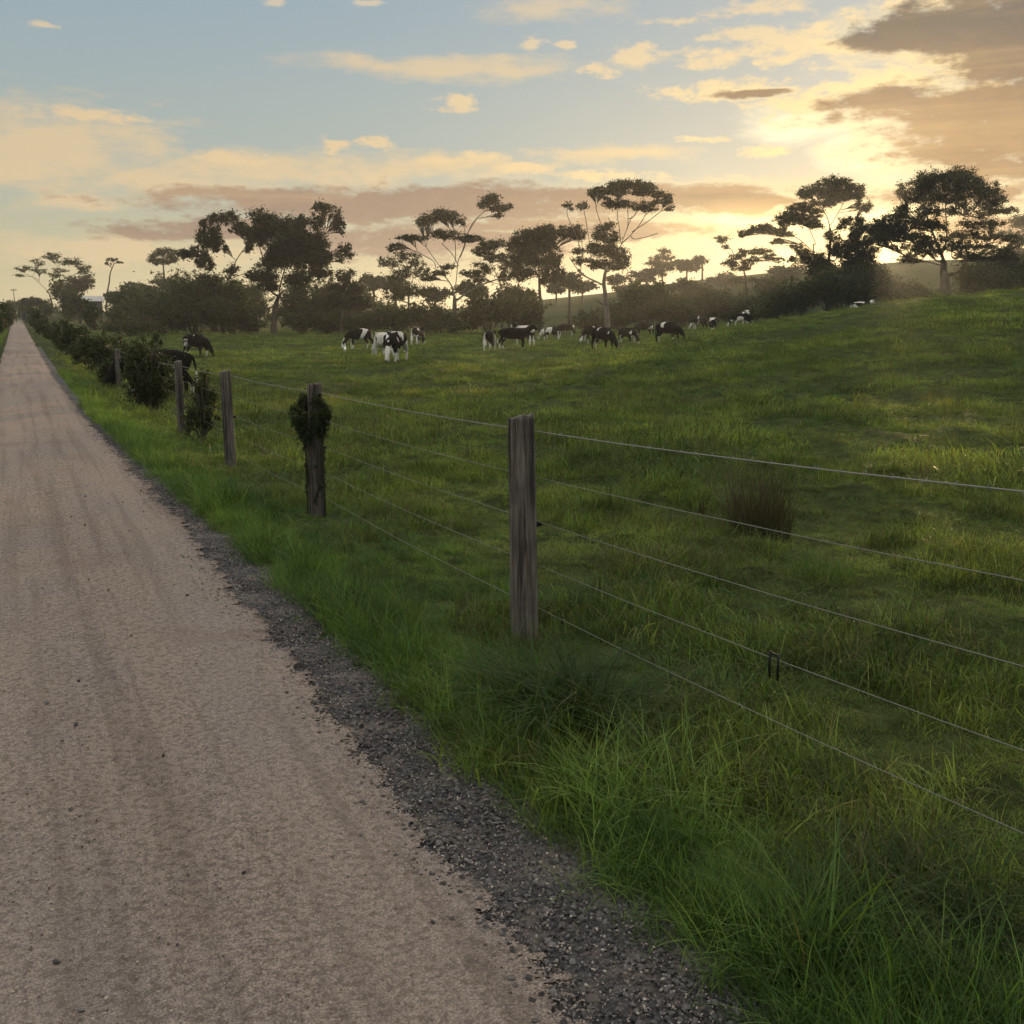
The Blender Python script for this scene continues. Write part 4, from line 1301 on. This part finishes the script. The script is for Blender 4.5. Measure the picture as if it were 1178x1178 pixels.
for i, (px, w, h, D, lab) in enumerate([(78, 30, 46, 185, "small black-green tree beside the pale shed, left"), (110, 20, 30, 140, "small rounded dark tree in front of the shed"), (92, 20, 34, 170, "small dark tree directly in front of the shed wall"), (137, 20, 18, 165, "small dark tree right of the shed"), (30, 26, 20, 230, "dark scrub closing the far end of the path"), (55, 26, 18, 200, "dark scrub right of the path end")]):
    make_shrub("round_bush", lab, px, 0, w, h, D, .3, 250 + i, SH, group=None, dens=1.0, lumps=8)

# little shrub growing round the second post
def wrap_shrub():
    rnd = np.random.RandomState(77)
    y = 8.62; z = tz(FX, y)
    b = Vector((FX - .01, y - .03, z))
    root = empty("post_shrub", b, "small dark feathery shrub wrapped round the upper half of the second post", "shrub", FG)
    wood = Tubes(5); cen = []; rad = []
    for i in range(70):
        a = rnd.uniform(0, 6.28); u = rnd.uniform(-1, 1)
        zz = .87 + .19 * u
        wq = .075 + .06 * max(0, 1 - u * u) ** .7 * rnd.uniform(.2, 1.5) * (1.0 if u > -.3 else .6)
        e = Vector((math.cos(a) * wq - .02, math.sin(a) * wq, zz))
        cen.append(tuple(e)); rad.append((.034, .034, .05))
        wood.add([(math.cos(a) * .078, math.sin(a) * .078, .3 if i % 4 else -.05), (math.cos(a) * .078, math.sin(a) * .078, zz - .2), tuple(e), tuple(e + Vector((math.cos(a) * .03, math.sin(a) * .03, .06)))], .0035, .0012)
    for i in range(26):
        a = rnd.uniform(0, 6.28); zz = rnd.uniform(.15, .68)
        cen.append((math.cos(a) * .085, math.sin(a) * .085, zz)); rad.append((.014, .014, .03))
    V, F = leaf_cloud(cen, rad, 11000, .0135, rnd)
    wood.build("stems", M["bark"], root)
    np_mesh("foliage", V, F, SH, root)
wrap_shrub()

# tussocks and rushes one can tell apart
def tussock(name, label, px, D, nb, rad, h0, h1, wid, bend, seed, mat, up=.35, cat="tussock", group=None, seg=5):
    o = tuft(name, mat, nb, rad, h0, h1, wid, bend, seed, seg, up)
    C.objects.link(o)
    o.location = ground_at(px, D)
    return tag(o, label, cat, group)


tussock("rush_clump", "upright brown rush clump standing behind the second wire in the paddock", 872, 7.75, 1000, .24, .26, .74, .007, .22, 1, M["rush"], .5, "rushes")
tussock("grass_tussock", "dark drooping long-grass tussock in front of the nearest post", 646, 3.85, 620, .21, .24, .48, .0125, 1.2, 2, M["grass_dark"], .5)
tussock("grass_tussock", "lush green tussock left of the dark one, by the gravel", 590, 4.2, 420, .20, .18, .38, .008, .8, 3, M["grass_lush"], .5)
tussock("grass_tussock", "dark tangled tussock in the lower right corner", 1050, 2.45, 800, .30, .12, .30, .007, 1.1, 4, M["grass_dark"], .8)
tussock("grass_tussock", "straw-coloured tangle of dead grass over the corner tussock", 1085, 2.55, 220, .36, .10, .28, .005, 1.3, 5, M["grass_dry"], 1.0)
tussock("grass_tussock", "bright yellow-green tussock below the rush clump", 940, 6.2, 260, .22, .14, .28, .008, .6, 6, M["grass_lush"], .5)
tussock("grass_tussock", "dry grass skirt round the foot of the nearest post", 612, 4.95, 160, .16, .06, .16, .005, .9, 7, M["grass_dry"], .7)
tussock("grass_tussock", "lush tussock on the verge edge, nearest the lower right gravel", 730, 3.2, 420, .26, .16, .36, .008, .9, 8, M["grass_lush"], .6)
for (px, D, s) in ((808, 8.9, 1), ):
    o = tussock("dock_stalk", "thin dark dead stalk left of the rush clump", px, D, 7, .03, .22, .34, .012, .15, 9, M["seed"], .2, "weed stalk")
# ------------------------------------------------------------------ cattle
def skin_mesh(name, verts, edges, radii, root=0, sub=2):
    me = bpy.data.meshes.new(name + "_cage")
    me.from_pydata(verts, edges, [])
    o = bpy.data.objects.new(name + "_cage", me)
    C.objects.link(o)
    if not me.skin_vertices: me.attributes  # layer made by the modifier below
    md = o.modifiers.new("skin", 'SKIN'); md.use_smooth_shade = True
    if not me.skin_vertices:
        bm = bmesh.new(); bm.from_mesh(me); bm.verts.layers.skin.verify(); bm.to_mesh(me); bm.free()
    for i, r in enumerate(radii):
        me.skin_vertices[0].data[i].radius = r if isinstance(r, tuple) else (r, r)
        me.skin_vertices[0].data[i].use_root = (i == root)
    sb = o.modifiers.new("sub", 'SUBSURF'); sb.levels = sub; sb.render_levels = sub
    dg = bpy.context.evaluated_depsgraph_get()
    dg.update()
    m2 = bpy.data.meshes.new_from_object(o.evaluated_get(dg))
    bpy.data.objects.remove(o)
    m2.name = name
    m2.materials.clear(); m2.materials.append(M["coat"])
    m2.polygons.foreach_set("use_smooth", [True] * len(m2.polygons))
    return m2


import bmesh


def cow_mesh(name, pose):
    V = []; E = []; Rr = []
    def add(p, r, parent=None):
        V.append(p); Rr.append(r)
        if parent is not None: E.append((parent, len(V) - 1))
        return len(V) - 1
    lie = pose == "lie"
    dz = -.62 if lie else 0
    mid = add((0, 0, 1.00 + dz), (.36, .37))
    rib = add((.35, 0, 1.00 + dz), (.34, .37), mid)
    che = add((.62, 0, 1.02 + dz), (.27, .34), rib)
    pel = add((-.42, 0, 1.06 + dz), (.33, .34), mid)
    rmp = add((-.75, 0, 1.12 + dz), (.28, .25), pel)
    end = add((-.93, 0, 1.12 + dz), (.16, .15), rmp)
    tl = add((-1.0, 0, 1.14 + dz), .045, end)
    t2 = add((-1.06, .02, .80 + dz * .8), .028, tl)
    t3 = add((-1.05, .03, .55 + dz * .6), .030, t2)
    t4 = add((-1.05, .03, .40 + dz * .5), .045, t3)
    if pose == "graze":
        n1 = add((.92, 0, .98), (.17, .23), che)
        n2 = add((1.14, .02, .68), (.12, .17), n1)
        pol = add((1.30, .03, .46), (.115, .13), n2)
        fac = add((1.38, .03, .28), (.09, .10), pol)
        muz = add((1.43, .03, .11), (.085, .075), fac)
        ear = [((1.22, .24, .46), (1.26, .13, .48)), ((1.22, -.18, .46), (1.26, -.07, .48))]
    else:
        hz = dz
        n1 = add((.90, 0, 1.18 + hz), (.17, .23), che)
        n2 = add((1.10, .04, 1.36 + hz), (.12, .17), n1)
        pol = add((1.27, .07, 1.47 + hz), (.115, .12), n2)
        fac = add((1.44, .10, 1.36 + hz), (.09, .10), pol)
        muz = add((1.58, .13, 1.24 + hz), (.08, .078), fac)
        ear = [((1.22, .33, 1.50 + hz), (1.24, .2, 1.5 + hz)), ((1.26, -.17, 1.50 + hz), (1.26, -.05, 1.5 + hz))]
    for tip, rt in ear:
        a = add(rt, .035, pol); b = add(tip, (.045, .02), a)
    for s in (1, -1):
        if not lie:
            f = .06 * s
            a = add((.60 + f, .19 * s, .72), (.12, .14), che)
            b = add((.63 + f, .185 * s, .42), .068, a)
            c = add((.61 + f, .18 * s, .15), .046, b)
            d = add((.64 + f, .18 * s, .035), .062, c)
            a = add((-.66, .21 * s, .80), (.14, .19), rmp)
            b = add((-.72 - f, .20 * s, .62), (.09, .12), a)
            c = add((-.86 - f, .19 * s, .46), (.06, .075), b)
            d = add((-.84 - f, .19 * s, .16), .047, c)
            e = add((-.80 - f, .19 * s, .035), .062, d)
        else:
            a = add((.66, .26 * s, .2), (.11, .12), che)
            b = add((.95, .28 * s, .09), .06, a)
            c = add((.72, .34 * s, .06), .05, b)
            a = add((-.55, .30 * s, .26), (.15, .2), rmp)
            b = add((-.2, .42 * s, .14), .08, a)
            c = add((-.5, .50 * s, .07), .05, b)
    if not lie:
        u = add((-.52, 0, .70), (.15, .14), pel)
    return skin_mesh(name, V, E, Rr)


cow_meshes = {k: cow_mesh("cow_" + k, k) for k in ("graze", "stand", "lie")}
CG = "black and white cows in the paddock"
# px, distance, heading in degrees (0 faces right in the photo, 90 away, 180 left, 270 towards the camera), pose, scale, white, seed, label
cows = [
    (226, 54, -32, "graze", .92, .34, 3.1, "mostly black cow with one pale hind leg grazing alone at the left of the paddock"),
    (182, 26.5, 205, "graze", .95, .34, 8.3, "black cow grazing half hidden behind the large fence shrub"),
    (414, 66, 225, "graze", .98, .44, 5.7, "black cow with white belly at the left of the pale pair"),
    (442, 53, 120, "graze", .98, .60, 1.9, "mostly white cow with dark spots standing behind the front grazing cow"),
    (456, 45.5, 258, "graze", 1.0, .52, 11.4, "white-legged cow with black hips grazing head down, nearest of the herd's left group"),
    (481, 73, 75, "graze", .95, .47, 14.2, "small black and white cow seen from behind, right of the pale pair"),
    (564, 62.5, 78, "graze", .92, .47, 17.8, "black and white cow seen from behind at the left of the standing black cow"),
    (591, 60.5, 12, "stand", .92, .39, 21.3, "long black cow standing side-on with pale belly and legs"),
    (604, 71, 120, "stand", 1.1, .60, 23.9, "white-patched cow with raised head behind the standing black cow"),
    (634, 86, 150, "graze", .85, .52, 27.5, "small white-patched cow grazing right of the standing black cow"),
    (651, 104, 200, "graze", .95, .41, 29.1, "distant dark cow grazing before the bright green slope"),
    (680, 76, 230, "graze", .98, .47, 33.6, "cow with a white rump behind the big black grazing cow"),
    (693, 60, -58, "graze", .98, .37, 35.2, "big black cow grazing head down at the centre of the herd"),
    (721, 70, -55, "graze", .86, .39, 38.7, "small black cow grazing right of the big black cow"),
    (741, 92, 205, "graze", .95, .35, 41.2, "distant plain dark cow between the two nearer black grazers"),
    (768, 66, -48, "graze", 1.0, .42, 44.9, "black cow with white underside grazing at the rise's edge"),
    (804, 108, 215, "graze", 1.05, .44, 47.3, "hazy brownish cow with head down before the sunlit hedge"),
    (820, 90, 255, "graze", .85, .47, 50.6, "small black cow with pale legs facing the camera, right of the hazy one"),
    (853, 93, 185, "graze", .92, .45, 53.8, "black cow grazing at the right end of the standing herd"),
    (857, 100, 260, "stand", 1.0, .62, 56.4, "white-faced cow looking up behind the rightmost grazing cow"),
    (990, 77, 22, "lie", .9, .44, 59.9, "black and white cow lying on the crest of the rise at the right"),
]
for (px, D, hd, pose, s, wh, seed, lab) in cows:
    o = bpy.data.objects.new("cow", cow_meshes[pose])
    C.objects.link(o)
    if pose == "lie":
        pass
    o.location = ground_at(px, D)
    o.location.z -= .01
    o.rotation_euler = (0, 0, R(hd) - YAW)
    o.scale = (s, s, s)
    o["coat_seed"] = float(seed); o["coat_white"] = float(wh)
    tag(o, lab, "cow", CG)

# white egret among the cattle
def egret():
    b = ground_at(397, 60)
    V = [(-.10, 0, .26), (.02, 0, .30), (.12, 0, .36), (.15, 0, .46), (.13, 0, .55), (.17, 0, .60), (-.22, 0, .22), (.01, .04, .16), (.01, .04, .0), (.01, -.04, .16), (.01, -.04, 0)]
    E = [(0, 1), (1, 2), (2, 3), (3, 4), (4, 5), (0, 6), (1, 7), (7, 8), (1, 9), (9, 10)]
    Rr = [.09, .11, .05, .032, .03, .04, .03, .018, .012, .018, .012]
    me = skin_mesh("egret_body", V, E, Rr, 1)
    me.materials.clear(); me.materials.append(M["white"])
    o = bpy.data.objects.new("egret", me); C.objects.link(o)
    o.location = b; o.rotation_euler = (0, 0, 1.2)
    tag(o, "small white egret standing on the grass left of the herd", "bird")
    tb = Tubes(6); tb.add([(.19, 0, .60), (.28, 0, .575)], .014, .003)
    tb.build("bill", M["bill"], o)
egret()

# ------------------------------------------------------------------ shed, pole and sign at the far left
def box(bmv, lo, hi):
    b = len(bmv[0])
    for x in (lo[0], hi[0]):
        for y in (lo[1], hi[1]):
            for z in (lo[2], hi[2]): bmv[0].append((x, y, z))
    for f in ((0, 1, 3, 2), (4, 6, 7, 5), (0, 4, 5, 1), (2, 3, 7, 6), (0, 2, 6, 4), (1, 5, 7, 3)):
        bmv[1].append(tuple(b + i for i in f))


D = 195
b = ground_at(102, D)
b.z = at(102, 361, D).z
shed = empty("farm_shed", b, "low farm shed with a pale iron roof among dark trees at the far left", "shed", rz=-R(3))
q = ([], []); box(q, (-2.6, -2, -.8), (2.6, 2.4, 2.35)); w = mesh_obj("wall", q[0], q[1], M["board"], shed, smooth=False)
V = [(-2.9, -2.5, 2.30), (2.9, -2.5, 2.30), (2.9, .2, 3.25), (-2.9, .2, 3.25), (2.9, 2.9, 2.30), (-2.9, 2.9, 2.30),
     (-2.9, -2.5, 2.38), (2.9, -2.5, 2.38), (2.9, .2, 3.33), (-2.9, .2, 3.33), (2.9, 2.9, 2.38), (-2.9, 2.9, 2.38)]
F = [(0, 3, 2, 1), (3, 5, 4, 2), (6, 7, 8, 9), (9, 8, 10, 11), (0, 1, 7, 6), (5, 11, 10, 4), (1, 2, 8, 7), (2, 4, 10, 8), (0, 6, 9, 3), (3, 9, 11, 5)]
mesh_obj("roof", V, F, M["roof"], shed, smooth=False)
for x_ in (-2.59, 2.59):
    mesh_obj('gable', [(x_, -2, 2.351), (x_, 2.4, 2.351), (x_, .2, 3.2), (x_ * .985, -2, 2.351), (x_ * .985, 2.4, 2.351), (x_ * .985, .2, 3.2)], [(0, 1, 2), (3, 5, 4), (0, 3, 4, 1), (1, 4, 5, 2), (2, 5, 3, 0)], M['board'], shed, smooth=False)
q = ([], []); box(q, (-4.6, -1.4, 1.7), (-2.63, 1.8, 1.8)); mesh_obj("lean_to_roof", q[0], q[1], M["roof"], shed, smooth=False)
for yy_ in (-1.3, 1.5):
    q = ([], []); box(q, (-4.5, yy_, -.8), (-4.38, yy_ + .12, 1.7)); mesh_obj('lean_to_post', q[0], q[1], M['timber'], shed, smooth=False)
q = ([], []); box(q, (-.9, -2.03, -.7), (.6, -2.003, 1.4)); mesh_obj("door", q[0], q[1], M["glass"], shed, smooth=False)

b = ground_at(19, 235)
pole = empty("utility_pole", b, "thin utility pole with a crossarm on the skyline at the far left", "pole")
hgt = at(19, 332, 235).z - b.z
tb = Tubes(8); tb.add([(0, 0, -.3), (0, 0, hgt)], 0.11, .08); tb.build("pole_shaft", M["timber"], pole)
tb = Tubes(6); tb.add([tuple(RGT * -.7 + Vector((0, 0, hgt - .35))), tuple(RGT * .7 + Vector((0, 0, hgt - .35)))], .07, .07)
for s in (-.6, -.3, .3, .6): tb.add([tuple(RGT * s + Vector((0, 0, hgt - .3))), tuple(RGT * s + Vector((0, 0, hgt - .05)))], .05, .035)
tb.build("crossarm", M["timber"], pole)

D = 190
b = ground_at(28.5, D); b.z = max(b.z, -.05)
sg = empty("trail_sign", b, "small dark trail sign on two pale posts at the far end of the path", "sign", rz=-R(2))
for s in (-1, 1):
    q = ([], []); box(q, (s * .42 - .05, -.05, -.3), (s * .42 + .05, .05, 1.95)); mesh_obj("sign_post", q[0], q[1], M["clip"], sg, smooth=False)
q = ([], []); box(q, (-.365, -.03, .75), (.365, .03, 1.85)); mesh_obj("sign_board", q[0], q[1], M["black"], sg, smooth=False)
# ------------------------------------------------------------------ evening haze
me = bpy.data.meshes.new("haze")
x0, x1, y0, y1, z0, z1 = -1600, 1600, -1600, 1600, -60, 34
me.from_pydata([(x, y, z) for x in (x0, x1) for y in (y0, y1) for z in (z0, z1)], [], [(0, 1, 3, 2), (4, 6, 7, 5), (0, 4, 5, 1), (2, 3, 7, 6), (0, 2, 6, 4), (1, 5, 7, 3)])
hm = bpy.data.materials.new("evening_air")
hm.use_nodes = True
nt = hm.node_tree
nt.nodes.remove(nt.nodes["Principled BSDF"])
pv = nt.nodes.new("ShaderNodeVolumePrincipled")
pv.inputs["Color"].default_value = (.92, .9, .88, 1)
pv.inputs["Density"].default_value = .0004
pv.inputs["Anisotropy"].default_value = .63
nt.links.new(pv.outputs[0], nt.nodes["Material Output"].inputs["Volume"])
me.materials.append(hm)
ho = bpy.data.objects.new("haze", me)
C.objects.link(ho)
tag(ho, kind="stuff")
